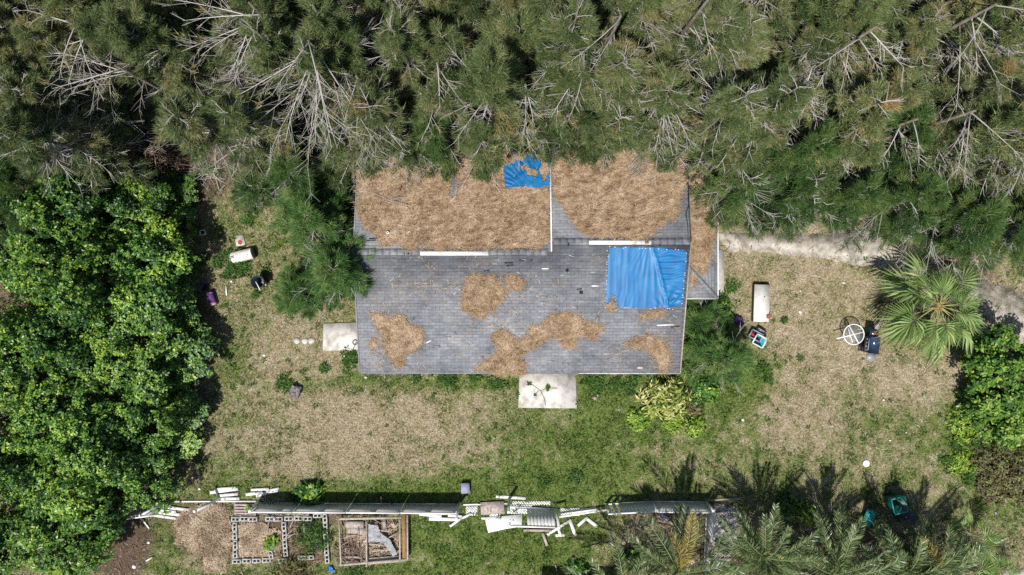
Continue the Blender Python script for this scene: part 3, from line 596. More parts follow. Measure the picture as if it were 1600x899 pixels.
def pine(kind, loc, sc, label, group, rz=None, mat=None):
    h, a, b, c = PINES[kind]
    t = thing('pine_tree', label, 'tree', loc, group, rng.uniform(0, 6.28) if rz is None else rz)
    for nm, me in (('trunk', a), ('branches', b), ('crown', c)): child(nm, me, t, sc=(sc, sc, sc * rng.uniform(.95, 1.05)))
    t.rotation_euler[0] = rng.normal(0, .05); t.rotation_euler[1] = rng.normal(0, .05)
    return t
def crownG(px, py, z): return G(px, py, z) * [1, 1, 0]
INNER = 'grey-green Australian pine packed into the dense stand behind the house'
INNER2 = 'grey-green Australian pine packed into the dense stand behind the driveway'
INNER3 = 'grey-green Australian pine behind the broad-leaved thicket in the upper corner'
for x, y, k_ in ((10, 285, 6), (48, 330, 6), (-10, 345, 6), (15, 195, 3), (85, 150, 0), (20, 120, 1), (-35, 160, 5), (60, 235, 4), (100, 195, 6)): pine(k_, crownG(x, y, PINES[k_][0] * .7), .95, INNER3, 'pines behind the thicket')
for r_, py in enumerate((-75, 5, 82, 155)):
    for c_, px in enumerate(range(-70, 1690, 88)):
        x, y = px + (r_ % 2) * 44 + rng.normal(0, 16), py + rng.normal(0, 14)
        if x < 390 and y > 92 and not (x < 60 or x > 330): continue
        kind = int(rng.choice([0, 1, 2, 3, 5])); h = PINES[kind][0]; sc = rng.uniform(.88, 1.08)
        L, gname = (INNER3, 'pines behind the thicket') if x < 330 else (INNER, 'pines behind the house') if x < 1120 else (INNER2, 'pines behind the driveway')
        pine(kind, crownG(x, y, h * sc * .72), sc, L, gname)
FRONT = [(262,52,4,.9,'pine at the edge of the brush pile clearing'),(412,205,4,1,'pine between the brush pile and the bare-branched trees'),(455,262,8,1.0,'low pine behind the yard beside the gable'),(392,300,6,.62,'small pine above the narrow strip of dead twigs'),
 (540,225,4,1,'pine overhanging the hidden corner of the needle-covered rear slope'),(620,215,4,1.0,'pine leaning over the rear slope near its dark gap'),(700,215,7,1,'pine overhanging the middle of the left rear slope'),(752,215,4,.95,'pine overhanging the roof beside the torn tarp'),
 (905,205,4,1,'pine whose needles reach the roof just past the white flashing'),(960,200,4,1,'pine hanging over the rear slope above the forked branch'),(1035,225,4,1,'pine overhanging the rear slope next to the side roof'),
 (1150,235,4,1.05,'pine overhanging the top of the needle-covered side roof'),(1225,235,7,1.1,'pine behind the start of the driveway, second row'),(1310,230,3,.95,'pine behind the middle of the driveway, second row'),(1395,225,7,1.1,'pine two rows behind the fan palm shadow'),(1475,230,4,1.1,'pine two rows behind the fan palm crown'),(1560,230,3,1,'pine two rows behind the far end of the driveway'),(1640,230,4,1.1,'pine at the frame edge behind the far driveway'),
 (1165,300,7,.95,'pine hanging over the side roof and the sidewalk start'),(1240,305,8,1.1,'pine whose branch tips dangle over the driveway start'),(1320,300,7,.95,'pine dangling over the middle of the driveway'),(1405,315,7,1.0,'pine hiding the driveway bend behind the palm shadow'),(1490,330,8,1.15,'pine just behind the fan palm crown'),(1570,345,7,1.0,'pine at the driveway end near the frame edge'),(1640,340,8,1.1,'outermost pine over the driveway end')]
for px, py, kind, sc, lab in FRONT:
    pine(kind, crownG(px, py, PINES[kind][0] * sc * .66), sc, 'feathery ' + lab, 'pines along the front of the stand')

# young bright green pines beside the house
for sd, (px, py, h, r, lab) in enumerate(((495,345,4.6,1.55,'dark green feathery young pine leaning on the gable, beside the needle-free roof corner'), (532,425,5.0,1.5,'dark green feathery young pine shading the gable edge above the square slab'), (475,310,3.4,1.2,'dark green young pine nearest the pine stand beside the gable'), (470,455,3.0,1.0,'lowest dark green young pine above the stepping stones'), (1133,558,3.0,1.15,'dark green feathery young pine beyond the porch by the turquoise bin'), (1098,500,1.5,.8,'low dark green pine sapling right below the porch roof'))):
    a, b, c = casuarina(80 + sd, h, r * 1.22, .06, 24, 1.25, .55, .1, .024, (.14, .38), .55, 5)
    t = thing('pine_tree', lab, 'tree', crownG(px, py, h * .62), 'young pines beside the house')
    child('trunk', a.mesh('trunk', M_bark, True), t); child('branches', b.mesh('branches', M_twig), t); child('crown', c.mesh('crown', M_pine_g), t)

# bare, dying pines with fans of pale branches
def bare_tree(px, py, h, r, az0, az1, n, label, seed, green=.2, dry=.12):
    global rng
    keep = rng; rng = np.random.default_rng(seed)
    t = thing('dead_tree', label, 'tree', crownG(px, py, h * .8), 'bare trees among the pines')
    tr, br, cr = MB(), MB(), MB()
    tp = np.array([[0, 0, 0], [.08, .05, h * .3], [-.05, .1, h * .6], [0, 0, h]]); tr.tube(tp, [.15, .12, .08, .04], 7, .5)
    C, A, T = [], [], []
    for i in range(n):
        az = az0 + (az1 - az0) * (i + rng.random()) / n; el = rng.uniform(-.35, .45); L = r * rng.uniform(.6, 1.15)
        b0 = np.array([0, 0, h * rng.uniform(.62, 1)]); dd = np.array([math.cos(az) * math.cos(el), math.sin(az) * math.cos(el), math.sin(el)])
        cur = np.cross(dd, [0, 0, 1]) * rng.normal(0, .1) * L
        P = [b0 + dd * L * a + cur * a * a + np.array([0, 0, -.15 * L]) * a * a for a in (0, .25, .5, .75, 1)]
        tt = np.clip(rng.normal(.8, .12), 0, 1); br.tube(P, [.027, .022, .017, .012, .006], 5, tt)
        for k in range(9):
            a = rng.uniform(.2, 1); q = np.array([np.interp(a, (0, .25, .5, .75, 1), np.array(P)[:, j]) for j in range(3)])
            sd = unit(dd * .9 + np.cross(dd, [0, 0, 1]) * (-1) ** k * rng.uniform(.3, .9) + [0, 0, rng.normal(0, .2)]); sl = L * rng.uniform(.12, .38)
            br.tube([q, q + sd * sl * .5, q + sd * sl + [0, 0, -.04]], [.010, .008, .004], 3, np.clip(tt + rng.normal(0, .1), 0, 1), cap=False)
            for w in range(2):
                s2 = unit(sd + rng.normal(0, .45, 3)); q2 = q + sd * sl * rng.uniform(.3, .9); br.tube([q2, q2 + s2 * sl * .45], [.009, .004], 3, tt, cap=False)
            if rng.random() < green: C.append(q + sd * sl * .8); A.append(sd); T.append(.5)
            elif rng.random() < dry: C.append(q + sd * sl * .8); A.append(sd); T.append(.97)
    tr.build('trunk', M_bark, t, (0, 0, 0), True); br.build('branches', M_twig, t, (0, 0, 0))
    if C: clump(cr, np.array(C), np.array(A), 14, .07, (.16, .36), .025, .55, np.array(T)); cr.build('crown', M_pine, t, (0, 0, 0))
    rng = keep
bare_tree(505, 92, 9.2, 3.7, R(165), R(305), 22, 'large bare pine with a fan of whitish branches above the gable', 300)
bare_tree(572, 140, 8.2, 3.1, R(245), R(300), 9, 'bare pine with long straight pale branches reaching down to the roof corner', 301)
bare_tree(420, 38, 9.4, 3.2, R(160), R(255), 12, 'bare pine with pale crossing branches at the top edge beside the fan', 302, .3)
bare_tree(958, 55, 9.0, 2.4, R(215), R(285), 7, 'half bare pine with a pale forked trunk above the white flashing', 303, .35)
bare_tree(1090, 25, 9.4, 2.6, R(265), R(330), 4, 'pine with one long curved bare white limb at the top', 304, .2)
bare_tree(1243, 125, 8.4, 1.7, R(225), R(315), 9, 'half dead pine with a straight pale trunk above the driveway', 305, .3)
bare_tree(1500, 40, 9.4, 2.8, R(255), R(350), 9, 'bare pine with dark crossing limbs in the upper corner beyond the driveway', 306, .25)
bare_tree(1480, 190, 8, 2.3, R(250), R(330), 7, 'half bare pine with pale forked branches behind the fan palm', 307, .3)
bare_tree(820, 150, 7.4, 2.0, R(240), R(290), 5, 'thin dead pine with rusty tufts above the torn tarp', 308, .05, .5)
bare_tree(150, 60, 8.5, 2.7, R(140), R(290), 8, 'grey bare gnarled tree in the top corner by the thicket', 309, .12)
bare_tree(215, 122, 7.5, 2.6, R(160), R(215), 5, 'pale gnarled tree with one long limb above the dark gap', 310, .1, .3)
bare_tree(1330, 70, 8.8, 2.2, R(210), R(320), 7, 'half bare pine with thin pale twigs above the middle of the driveway', 311, .4)
bare_tree(1400, 200, 7.2, 2.0, R(240), R(310), 6, 'half bare pine with two long pale limbs above the driveway bend', 312, .4)
bare_tree(1570, 230, 7.0, 2.2, R(230), R(300), 6, 'half bare pine with long straight pale limbs at the frame edge', 313, .35)
bare_tree(1035, 170, 7.2, 1.9, R(250), R(300), 6, 'half bare pine with pale twigs hanging above the rear slope corner', 314, .3)
bare_tree(905, 130, 8.0, 2.0, R(200), R(270), 6, 'half bare pine with pale twigs beside the white flashing', 315, .35)
bare_tree(690, 120, 8.0, 2.0, R(250), R(310), 5, 'half bare pine with thin pale twigs over the middle of the rear slope', 316, .4)
bare_tree(1160, 190, 7.4, 1.9, R(230), R(310), 6, 'half bare pine with pale twigs above the side roof', 317, .35)
# extra dark-green blobby brush pile and dead branches on the ground
def brush(px, py, rad, n, label, hgt=.7, tint=.55, mat=None):
    c = G(px, py); mb = MB()
    for k in range(n):
        a = rng.uniform(0, 2 * math.pi); q = c + np.array([rng.normal(0, rad * .5), rng.normal(0, rad * .4), rng.uniform(.03, hgt * .6)])
        L = rng.uniform(.4, 1.3) * min(1, rad); e = q + np.array([math.cos(a), math.sin(a), rng.normal(0, .18)]) * L; e[2] = max(e[2], .03)
        m = (q + e) / 2 + rng.normal(0, .06, 3); m[2] = max(m[2], .03)
        mb.tube([q, m, e], [.02, .015, .006], 4, np.clip(rng.normal(tint, .22), 0, 1), cap=False)
    return tag(mb.build('brush_pile', mat or M_brown), label, 'brush pile')
brush(190, 200, 1.5, 170, 'dark heap of dead twigs in the gap behind the thicket', .8, .6)
brush(245, 245, 1.7, 260, 'sunlit reddish brown brush pile at the clearing edge', .6, .65)
brush(325, 270, .8, 60, 'small heap of whitish dead twigs beside the brush pile', .5, .9, M_twig)
brush(440, 290, 1.0, 70, 'pale dead branches heaped under the low pine', .6, .75, M_twig)

# broad-leaved trees
def rosettes(mb, C, Nrm, n, Lr, wr, tb, flat=.55):
    k = len(C); c = np.repeat(C, n, 0); nn = np.repeat(Nrm, n, 0); N = k * n
    ref = unit(np.cross(nn, rng.normal(size=(N, 3)))); d = unit(ref + nn * rng.uniform(-.1, flat, (N, 1)))
    L = rng.uniform(*Lr, N); u = nn + rng.normal(0, .45, (N, 3))
    side = unit(np.cross(d, u)) * (L * wr / 2)[:, None]; b = c + rng.normal(0, .03, (N, 3))
    mid = b + d * L[:, None] * .55; tip = b + d * L[:, None] - nn * L[:, None] * .15
    t = np.clip(np.repeat(tb, n) + rng.normal(0, .2, N), 0, 1)
    mb.add(np.stack([b, mid + side, tip, mid - side], 1), np.arange(4 * N).reshape(N, 4), t)
def broad(seed, h, r, nro, L=(.12, .24), wr=.5, low=False):
    global rng
    keep = rng; rng = np.random.default_rng(seed)
    tr, br, cr = MB(), MB(), MB()
    tr.tube([[0, 0, 0], [.1, .05, h * .25], [0, .1, h * .5]], [.16, .13, .1], 7, .3)
    lobes = []
    for i in range(20):
        a = i * 2.4 + rng.normal(0, .3); q = math.sqrt((i + rng.random()) / 20) * r * .8; zc = h * (.60 + .26 * rng.random()) - (q / r) ** 2 * h * .25
        lobes.append((np.array([q * math.cos(a), q * math.sin(a), zc]), r * rng.uniform(.18, .36)))
    for c, lr in lobes: br.tube([[0, .05, h * .4], c * [.5, .5, .8], c + [0, 0, lr * .3]], [.06, .04, .015], 5, .35)
    C, Nn, T = [], [], []
    for c, lr in lobes:
        m = int(nro * (lr / r) ** 2 * 1.3)
        d = unit(rng.normal(size=(m, 3)) + [0, 0, .45]); wob = .95 + .5 * (vnoise(d[:, 0] * 2 + c[0], d[:, 1] * 2 + c[1], 2.5, seed) - .5) + rng.normal(0, .16, m)
        p = c + d * (lr * wob)[:, None] * [1, 1, .9]; keepm = vnoise(p[:, 0], p[:, 1], 2.4, seed + 3) > .3
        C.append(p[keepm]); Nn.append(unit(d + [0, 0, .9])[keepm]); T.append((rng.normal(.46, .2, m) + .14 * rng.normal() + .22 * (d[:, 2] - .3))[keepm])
    C, Nn, T = map(np.concatenate, (C, Nn, T)); ok = C[:, 2] > .15
    rosettes(cr, C[ok], Nn[ok], 9, L, wr, T[ok])
    rng = keep
    return tr.mesh('trunk', M_bark, True), br.mesh('branches', M_brown), cr
BROADS = []
for k, (h, r) in enumerate(((4.4, 2.3), (3.8, 2.1), (5.0, 2.5), (3.2, 1.75))):
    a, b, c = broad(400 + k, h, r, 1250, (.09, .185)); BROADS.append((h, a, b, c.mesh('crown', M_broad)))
a, b, c = broad(420, 3.0, 1.8, 950, (.11, .21)); BRIGHT = c.mesh('crown', M_broad2)
def broad_tree(kind, loc, sc, label, group, zs_=1.0):
    h, a, b, c = BROADS[kind]; c = BRIGHT if 'driveway' in label else c; t = thing('broadleaf_tree', label, 'tree', loc, group, rng.uniform(0, 6.28))
    for nm, me in (('trunk', a), ('branches', b), ('crown', c)): child(nm, me, t, sc=(sc, sc, sc * zs_))
TH_IN = 'glossy broad-leaved tree inside the bright green thicket'
for px, py, kind, sc, lab in ((95,345,0,1,None),(185,335,1,1,'glossy tree at the top of the thicket beside its dark gap'),(232,398,1,.9,'glossy tree of the thicket nearest the white tank'),(40,420,3,1,None),(120,430,2,1,None),(205,470,0,1,None),(250,478,1,.9,'glossy tree of the thicket by the purple bag'),(30,520,0,1,None),(110,545,1,1,None),(190,560,2,.95,None),(255,562,0,.88,'glossy tree of the thicket above the pink-lidded blue tub'),(35,620,2,.95,None),(120,650,0,1,None),(205,650,1,1,None),(252,645,1,.9,'glossy tree bulging out over the lawn from the thicket'),(40,730,1,1,None),(125,745,2,.95,None),(205,735,0,.95,'glossy tree over the hidden end of the white fence'),(250,720,3,.9,'small glossy tree of the thicket nearest the fence'),(60,830,0,.95,None),(130,815,3,1,'glossy tree at the foot of the thicket by the fence end'),(-10,400,3,1,None),(-40,560,2,1,None),(-40,700,0,1,None),(-20,860,1,.9,None),(235,330,3,.7,'low shaded glossy tree between the white box and the dead twig gap'),(275,345,3,.62,'smallest glossy tree beside the white box'),(290,315,3,.5,'small dark glossy tree at the brush pile foot'),(250,300,3,.5,'small dark glossy tree between the brush pile and the thicket'),(135,870,3,.75,'lowest small tree of the thicket over the bottom edge'),(165,280,3,.8,'small shaded glossy tree below the dead twig gap')):
    px += rng.normal(0, 9); py += rng.normal(0, 9); sc *= rng.uniform(.86, 1.04)
    zf = .5 if px >= 235 else .95 if px > 165 else 1.2
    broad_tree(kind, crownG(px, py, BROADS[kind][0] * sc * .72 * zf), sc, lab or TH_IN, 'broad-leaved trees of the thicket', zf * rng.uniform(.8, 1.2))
for px, py, kind, sc, lab in ((1575,580,3,1.05,'bright broad-leaved tree casting a shadow onto the driveway end'),(1610,640,3,1.0,'bright broad-leaved tree at the frame edge below the driveway'),(1555,640,3,.7,'low bright bush below the driveway tree'),(1650,600,3,.7,'broad-leaved tree cut by the frame edge beside the driveway')):
    broad_tree(kind, crownG(px, py, BROADS[kind][0] * sc * .72), sc, lab, 'bright trees below the driveway end')

def shrub(px, py, h, r, m, label, n=220, L=(.1, .2), wr=.45, name='shrub', cat='shrub', flat=.55, nl=9):
    c0 = G(px, py); t = thing(name, label, cat, tuple(c0)); cr, st = MB(), MB()
    d = unit(rng.normal(size=(n, 3)) + [0, 0, .7]); d[:, 2] = np.abs(d[:, 2]); rr = rng.uniform(.55, 1.08, n) * (1 + .5 * (vnoise(d[:, 0] + px, d[:, 1] + py, 3, 5) - .5))
    p = d * rr[:, None] * [r, r, h * .9] + [0, 0, .06]
    rosettes(cr, p, unit(d + [0, 0, .8]), nl, L, wr, rng.normal(.5, .2, n), flat)
    for k in range(9): q = p[rng.integers(n)]; st.tube([[0, 0, 0], q * [.5, .5, .6], q], [.02, .015, .006], 4, .4)
    st.build('stem', M_brown, t, (0, 0, 0)); cr.build('foliage', m, t, (0, 0, 0)); return t
shrub(1037, 620, .8, 1.0, M_yel, 'large variegated yellow shrub with strappy leaves off the corner of the roof', 150, (.24, .44), .2, flat=.9)
shrub(998, 655, .4, .5, M_lime, 'low lime green plant below the variegated shrub', 70, (.12, .24), .35)
shrub(1050, 660, .4, .45, M_lime, 'lime green plant at the foot of the variegated shrub', 60, (.12, .24), .35)
shrub(1085, 665, .5, .5, M_lime, 'yellow-green plant between the variegated shrub and the palm shadow', 70, (.12, .22), .4)
shrub(1078, 545, .5, .4, M_lime, 'lime green plant close to the gable above the roof corner', 60, (.12, .22), .4)
shrub(1075, 575, .5, .35, M_lime, 'small yellow-green plant at the roof corner', 50, (.1, .2), .4)
shrub(1100, 610, .5, .7, M_broad, 'dark leafy plant between variegated shrub and young pine', 110, (.1, .2), .45)
shrub(1085, 640, .35, .4, M_redb, 'purple-brown leafy plant beside the variegated shrub', 50, (.1, .18), .4)
shrub(1075, 560, .4, .35, M_redb, 'reddish leafy plant close to the gable', 40, (.1, .18), .45)
shrub(1130, 500, .5, .35, M_lime, 'pale lime rosette plant beside the purple bundle', 40, (.2, .32), .3)
shrub(1120, 485, .5, .7, M_broad, 'green leafy bush below the porch and the purple bundle', 110, (.08, .17), .45)
shrub(488, 768, .5, .55, M_broad, 'glossy leafy plant against the intact white fence', 70, (.2, .36), .4)
shrub(1520, 625, .8, 1.0, M_broad, 'low green bush spreading from the driveway tree', 200)
shrub(1555, 665, .7, 1.1, M_broad, 'green bush below the driveway tree at the frame side', 220)
shrub(1505, 665, .35, .8, M_lime, 'low pale green ground plant beside the green bush', 150, (.08, .16))
shrub(1500, 720, .3, .7, M_lime, 'low pale green plant beside the rusty bush', 120, (.08, .15))
shrub(1550, 725, .7, 1.1, M_redb, 'rusty brown bush below the green bushes at the frame side', 260, (.08, .16))
shrub(1590, 745, .8, 1.2, M_redb, 'rusty and olive bush cut by the frame edge', 280, (.08, .16))
shrub(1545, 765, .5, .9, M_redb, 'lower olive brown bush beyond the palm clump', 180, (.08, .15))
shrub(905, 890, .5, .5, M_broad, 'small bright bush beside the shed shadow', 70, (.1, .22))
shrub(985, 870, .5, .5, M_broad, 'leafy bush between the yellow palm fronds', 60, (.12, .25))
shrub(1230, 790, .8, .6, M_broad, 'dark leafy bush in the shade between the palms', 90, (.12, .24))
shrub(1260, 800, .5, .5, M_lime, 'olive shrub between the palms', 60, (.12, .22))
shrub(295, 425, .8, .8, M_pine_g, 'soft dark green bush at the thicket edge below the white box', 130, (.1, .25), .18)
shrub(375, 405, .35, .5, M_weed, 'green weeds growing around the end of the white tank', 90, (.1, .22), .3)
shrub(100, 890, .6, .6, M_lime, 'large-leaved bright plant at the bottom edge below the thicket', 22, (.35, .6), .5)
shrub(425, 845, .35, .35, M_lime, 'bright weed inside the larger block bed', 26, (.15, .28), .4)
shrub(490, 835, .45, .9, M_weed, 'dark green weeds filling the second block bed', 150, (.1, .24), .25)
shrub(460, 795, .2, .3, M_lime, 'trailing bright leaves beside the pallets', 20, (.15, .25), .45)
shrub(391, 793, .3, .14, M_lime, 'small round lime plant on the slatted pallet', 26, (.06, .12), .5)
shrub(460, 890, .4, .9, M_redb, 'rank brownish grass along the foot of the block bed', 90, (.2, .45), .12, flat=1.2)
shrub(700, 590, .25, .5, M_weed, 'green weeds along the front eave', 60, (.1, .2), .3)

# fan palm
def fan_leaf(seed):
    global rng
    keep = rng; rng = np.random.default_rng(seed); mb = MB(); n = 30
    P = 1.2; sag = .22
    pet = [np.array([P * a, 0, .35 * a - sag * a * a]) for a in (0, .33, .66, 1)]; mb.tube(pet, [.025, .02, .018, .014], 4, .9)
    hub = pet[-1]
    for k in range(n):
        a = (k / (n - 1) - .5) * R(190); L = (1.25 - .5 * abs(a) / R(95)) * rng.uniform(.85, 1.1)
        b = hub + np.array([.45 * (1 - abs(a) / R(95)), 0, -.02]); dd = np.array([math.cos(a), math.sin(a), -.12 - .15 * rng.random()])
        side = np.array([-math.sin(a), math.cos(a), 0]) * .028; m = b + dd * L * .5 + [0, 0, .05]; tip = b + dd * L + [.08 * L, 0, -.2 * L]
        t = np.clip(rng.normal(.5, .2), 0, 1); f = .04 if k % 2 else -.04
        mb.add([b, b + [0, 0, .01], m + side + [0, 0, f], m - side - [0, 0, f], tip], [[0, 2, 3, 3]][0:0] or np.array([[0, 2, 3], [2, 4, 3]]), t)
    rng = keep; return mb.mesh('frond', M_fan)
FANS = [fan_leaf(500 + k) for k in range(3)]
zt = 2.3; pc = crownG(1465, 478, zt)
t = thing('fan_palm', 'large fan palm with wide star-shaped leaves beside the driveway', 'palm tree', tuple(pc))
mb = MB().tube([[0, 0, 0], [.03, .02, 1], [0, 0, zt]], [.24, .19, .2], 10, .4); mb.build('trunk', M_bark, t, (0, 0, 0))
for k in range(34):
    lay = k / 33; el = .75 - lay * 1.25
    child('frond', FANS[k % 3], t, (0, 0, zt + .12 - .25 * lay), (rng.normal(0, .45), -el * .62 + rng.normal(0, .12), k * 2.4 + rng.normal(0, .25)), (rng.uniform(.6, 1.08) * (1 if lay > .25 else .75),) * 3)
mb = MB(); n = 60; a = rng.uniform(0, 6.28, n); mb.strips(np.stack([np.cos(a) * .1, np.sin(a) * .1, np.full(n, zt + .2)], 1), np.stack([np.cos(a), np.sin(a), rng.uniform(-.2, .8, n)], 1), rng.uniform(.08, .2, n), .025, rng.uniform(.2, .8, n)); mb.build('flower_stalk', plain('orange_fibre', (.38, .22, .07)), t, (0, 0, 0))
for px, py, z, lab, sc in ((1515,835,.9,'small fan palm at the end of the date palm clump',.62), (1505,885,.8,'second small fan palm at the bottom edge beside the toys',.6), (1560,890,.6,'low fan palm seedling at the bottom edge',.45)):
    t = thing('fan_palm', lab, 'palm tree', tuple(crownG(px, py, z)))
    MB().tube([[0, 0, 0], [0, 0, z]], [.12, .1], 8, .4).build('trunk', M_bark, t, (0, 0, 0))
    for k in range(11): child('frond', FANS[k % 3], t, (0, 0, z), (rng.normal(0, .3), -rng.uniform(.1, 1.0), k * 2.4), (sc * rng.uniform(.7, 1),) * 3)

# date palms
def pinnate(seed, L, m, yellow=False):
    global rng
    keep = rng; rng = np.random.default_rng(seed); mb = MB(); n = 62
    A = np.linspace(0, 1, 10); f = lambda a: np.stack([L * a * (1 - .12 * a), 0 * a, L * (.42 * a - .55 * a * a)], -1)
    mb.tube(f(A), np.linspace(.03, .006, 10), 4, .85)
    for sg in (-1, 1):
        a = np.linspace(.12, .99, n); b = f(a); e = .01; tg = unit(f(a + e) - f(a - e))
        sd = np.stack([0 * a, sg * np.ones(n), .5 + rng.normal(0, .25, n)], 1); d = unit(tg * (.95 + .6 * a[:, None]) + sd)
        ll = (.22 + .30 * np.sin(np.clip(a * 1.05, 0, 1) * math.pi) ** .7) * rng.uniform(.85, 1.1, n)
        mb.leaves(b, d, ll, .033, np.clip(rng.normal(.55, .22, n), 0, 1), (0, 0, 1), .5, .02)
    rng = keep; return mb.mesh('frond', m)
FR = [pinnate(600 + k, L, M_palm) for k, L in enumerate((3.0, 2.7, 3.3))]; FRY = [pinnate(610, 3.1, M_palmy)]
def date_palm(px, py, z, n, label, yel=(), sc=1.0, rz=0):
    t = thing('date_palm', label, 'palm tree', tuple(crownG(px, py, z)), 'date palms at the fence corner')
    MB().tube([[0, 0, 0], [.04, .03, z * .5], [0, 0, z]], [.2, .16, .17], 9, .4).build('trunk', M_bark, t, (0, 0, 0))
    for k in range(n):
        lay = k / n; me = FRY[0] if k in yel else FR[k % 3]
        child('frond', me, t, (0, 0, z + .15 - .3 * lay), (rng.normal(0, .25), -(.75 - lay * .95), rz + k * 2.4 + rng.normal(0, .2)), (sc * rng.uniform(.8, 1.05),) * 3)
date_palm(1058, 893, 2.5, 26, 'date palm inside the fence corner with two yellowing fronds', (3, 8), 1.12, .75)
date_palm(1195, 870, 2.4, 44, 'date palm just outside the fence return', (), .95, .3)
date_palm(1300, 895, 2.5, 44, 'date palm between the olive shrub and the teal lid', (), 1.0, .8)
date_palm(1400, 896, 2.2, 42, 'date palm below the green wheeled bin', (), .95, 1.6)
date_palm(1455, 895, 2.1, 36, 'date palm nearest the small fan palms', (6,), .9, .2)
date_palm(975, 925, 2.4, 16, 'smaller date palm rising from the bottom edge beside the shed shadow', (2,), .95, .5)

# ------------------------------------------------------------------ fence
def fence_panel(a, b, h, label, lean=0.0, skip=(), dirn=None, rails=True, m=M_white, group='panels of the white vinyl fence'):
    a = np.array(a, float); b = np.array(b, float); c = (a + b) / 2; d = unit(b - a); L = np.linalg.norm(b - a)
    t = thing('picket_fence', label, 'fence', tuple(c), group)
    nrm = np.cross(d, [0, 0, 1]); up = unit(np.array([0, 0, 1.]) * math.cos(lean) + nrm * math.sin(lean))
    mb = MB(); w = .15; n = int(L / w); w = L / n
    k = 0
    while k < n:
        if k in skip: k += 1; continue
        e = k + 1
        while skip == () and e < n and e - k < 8: e += 1
        p = a + d * (k + e) / 2 * w; mb.bar(p + up * .09, p + up * (h - .05), w * (e - k) - .004, .022, np.cross(up, d)); k = e
    mb.build('pickets', m, t)
    if rails:
        MB().bar(a + up * h, b + up * h, .06, .09, up).build('top_rail', m, t); MB().bar(a + up * .05, b + up * .05, .05, .09, up).build('bottom_rail', m, t)
    return t
def fence_post(px, py, h, label, lean=(0, 0), m=M_white):
    c = G(px, py); t = thing('fence_post', label, 'fence post', tuple(c), 'posts of the white vinyl fence')
    top = c + np.array([lean[0], lean[1], h]); MB().bar(c, top, .1, .1, (1, .01, 0)).build('post', m, t); MB().bar(top, top + unit(top - c) * .025, .125, .125, (1, .01, 0)).build('cap', m, t)
FH = 1.2
xs = [408, 470, 550, 632, 716]
labs = ['first intact white fence panel beside the slatted pallet', 'intact white fence panel behind the second block bed', 'intact white fence panel behind the timber bed', 'intact white fence panel ending at the grey utility cover']
for k in range(4): fence_panel(G(xs[k], 785.5 + k * .5), G(xs[k + 1] - 1, 786 + k * .5), FH, labs[k], .04)
fence_panel(G(797, 792), G(866, 794), 1.25, 'broken grey-looking fence panel leaning outwards with missing slats', .42, (2, 3, 4, 0, 1))
fence_panel(G(945, 787), G(1018, 783), 1.1, 'white fence panel behind the yellow palm frond', .12, (1, 3))
fence_panel(G(1019, 783), G(1100, 784), 1.15, 'white fence panel ending at the fence corner', .12)
fence_panel(G(1104, 788), G(1102, 838), 1.2, 'white fence panel of the return beside the corner palm', -.04)
fence_panel(G(1102, 839), G(1100, 893), 1.2, 'white fence panel of the return at the bottom edge', .1)
fence_panel(G(214, 790), G(262, 784), 1.1, 'slumped white fence panel under the thicket', .25)
for px, py, h, lab, ln in ((406,784,1.25,'white fence post where the intact fence starts',(0,-.05)),(718,785,1.6,'tall post at the end of the intact fence',(-.02,-.25)),(795,780,1.5,'post standing between the lattice pieces',(0,-.12)),(868,786,1.6,'tall leaning post beside the broken panel',(.05,-.62)),(1102,784,1.35,'corner post of the white fence',(0,0)),(345,778,1.5,'post leaning far over beside the splintered pickets',(-.55,-.15)),(263,783,1.4,'post leaning over the pile of loose pickets',(-.6,-.2)),(1018,783,1.25,'post between the two panels near the fence corner',(0,-.05))):
    fence_post(px, py, h, lab, ln)
# loose boards lying about
zc = [0.02]
def board(x0, y0, x1, y1, w, label, group, m=None, th=.025, z=None, name='board'):
    zc[0] += .0031
    zz = (z if z is not None else .03 + zc[0] % .08)
    a = G(x0, y0, zz); b = G(x1, y1, zz + .01); w *= rng.uniform(.85, 1.08); mb = MB().bar(a, b, w, th); tag(mb.build(name, m or (M_white if rng.random() < .4 else M_whited), None, tuple((a + b) / 2)), label, 'board', group)
for b in ((232,799,293,806,.16),(230,804,280,811,.13),(235,795,275,800,.12),(262,793,296,797,.12),(250,790,275,795,.14)): board(*b, 'loose white picket in the heap below the slumped panel', 'pickets in the heap below the slumped panel')
for b in ((328,770,372,764,.16),(340,775,372,772,.14),(335,765,368,762,.12),(345,780,374,779,.13)): board(*b, 'splintered white picket in the heap beside the leaning post', 'pickets beside the leaning post')
for b in ((384,773,410,770,.14),(392,766,420,764,.12),(400,775,434,766,.16),(415,768,436,763,.11)): board(*b, 'white broken picket lying at the start of the intact fence', 'pickets at the start of the intact fence')
for b in ((660,802,716,801,.2),(655,803,690,807,.16),(670,811,716,812,.17),(700,806,722,807,.12)): board(*b, 'white picket lying below the end of the intact fence', 'pickets below the end of the intact fence')
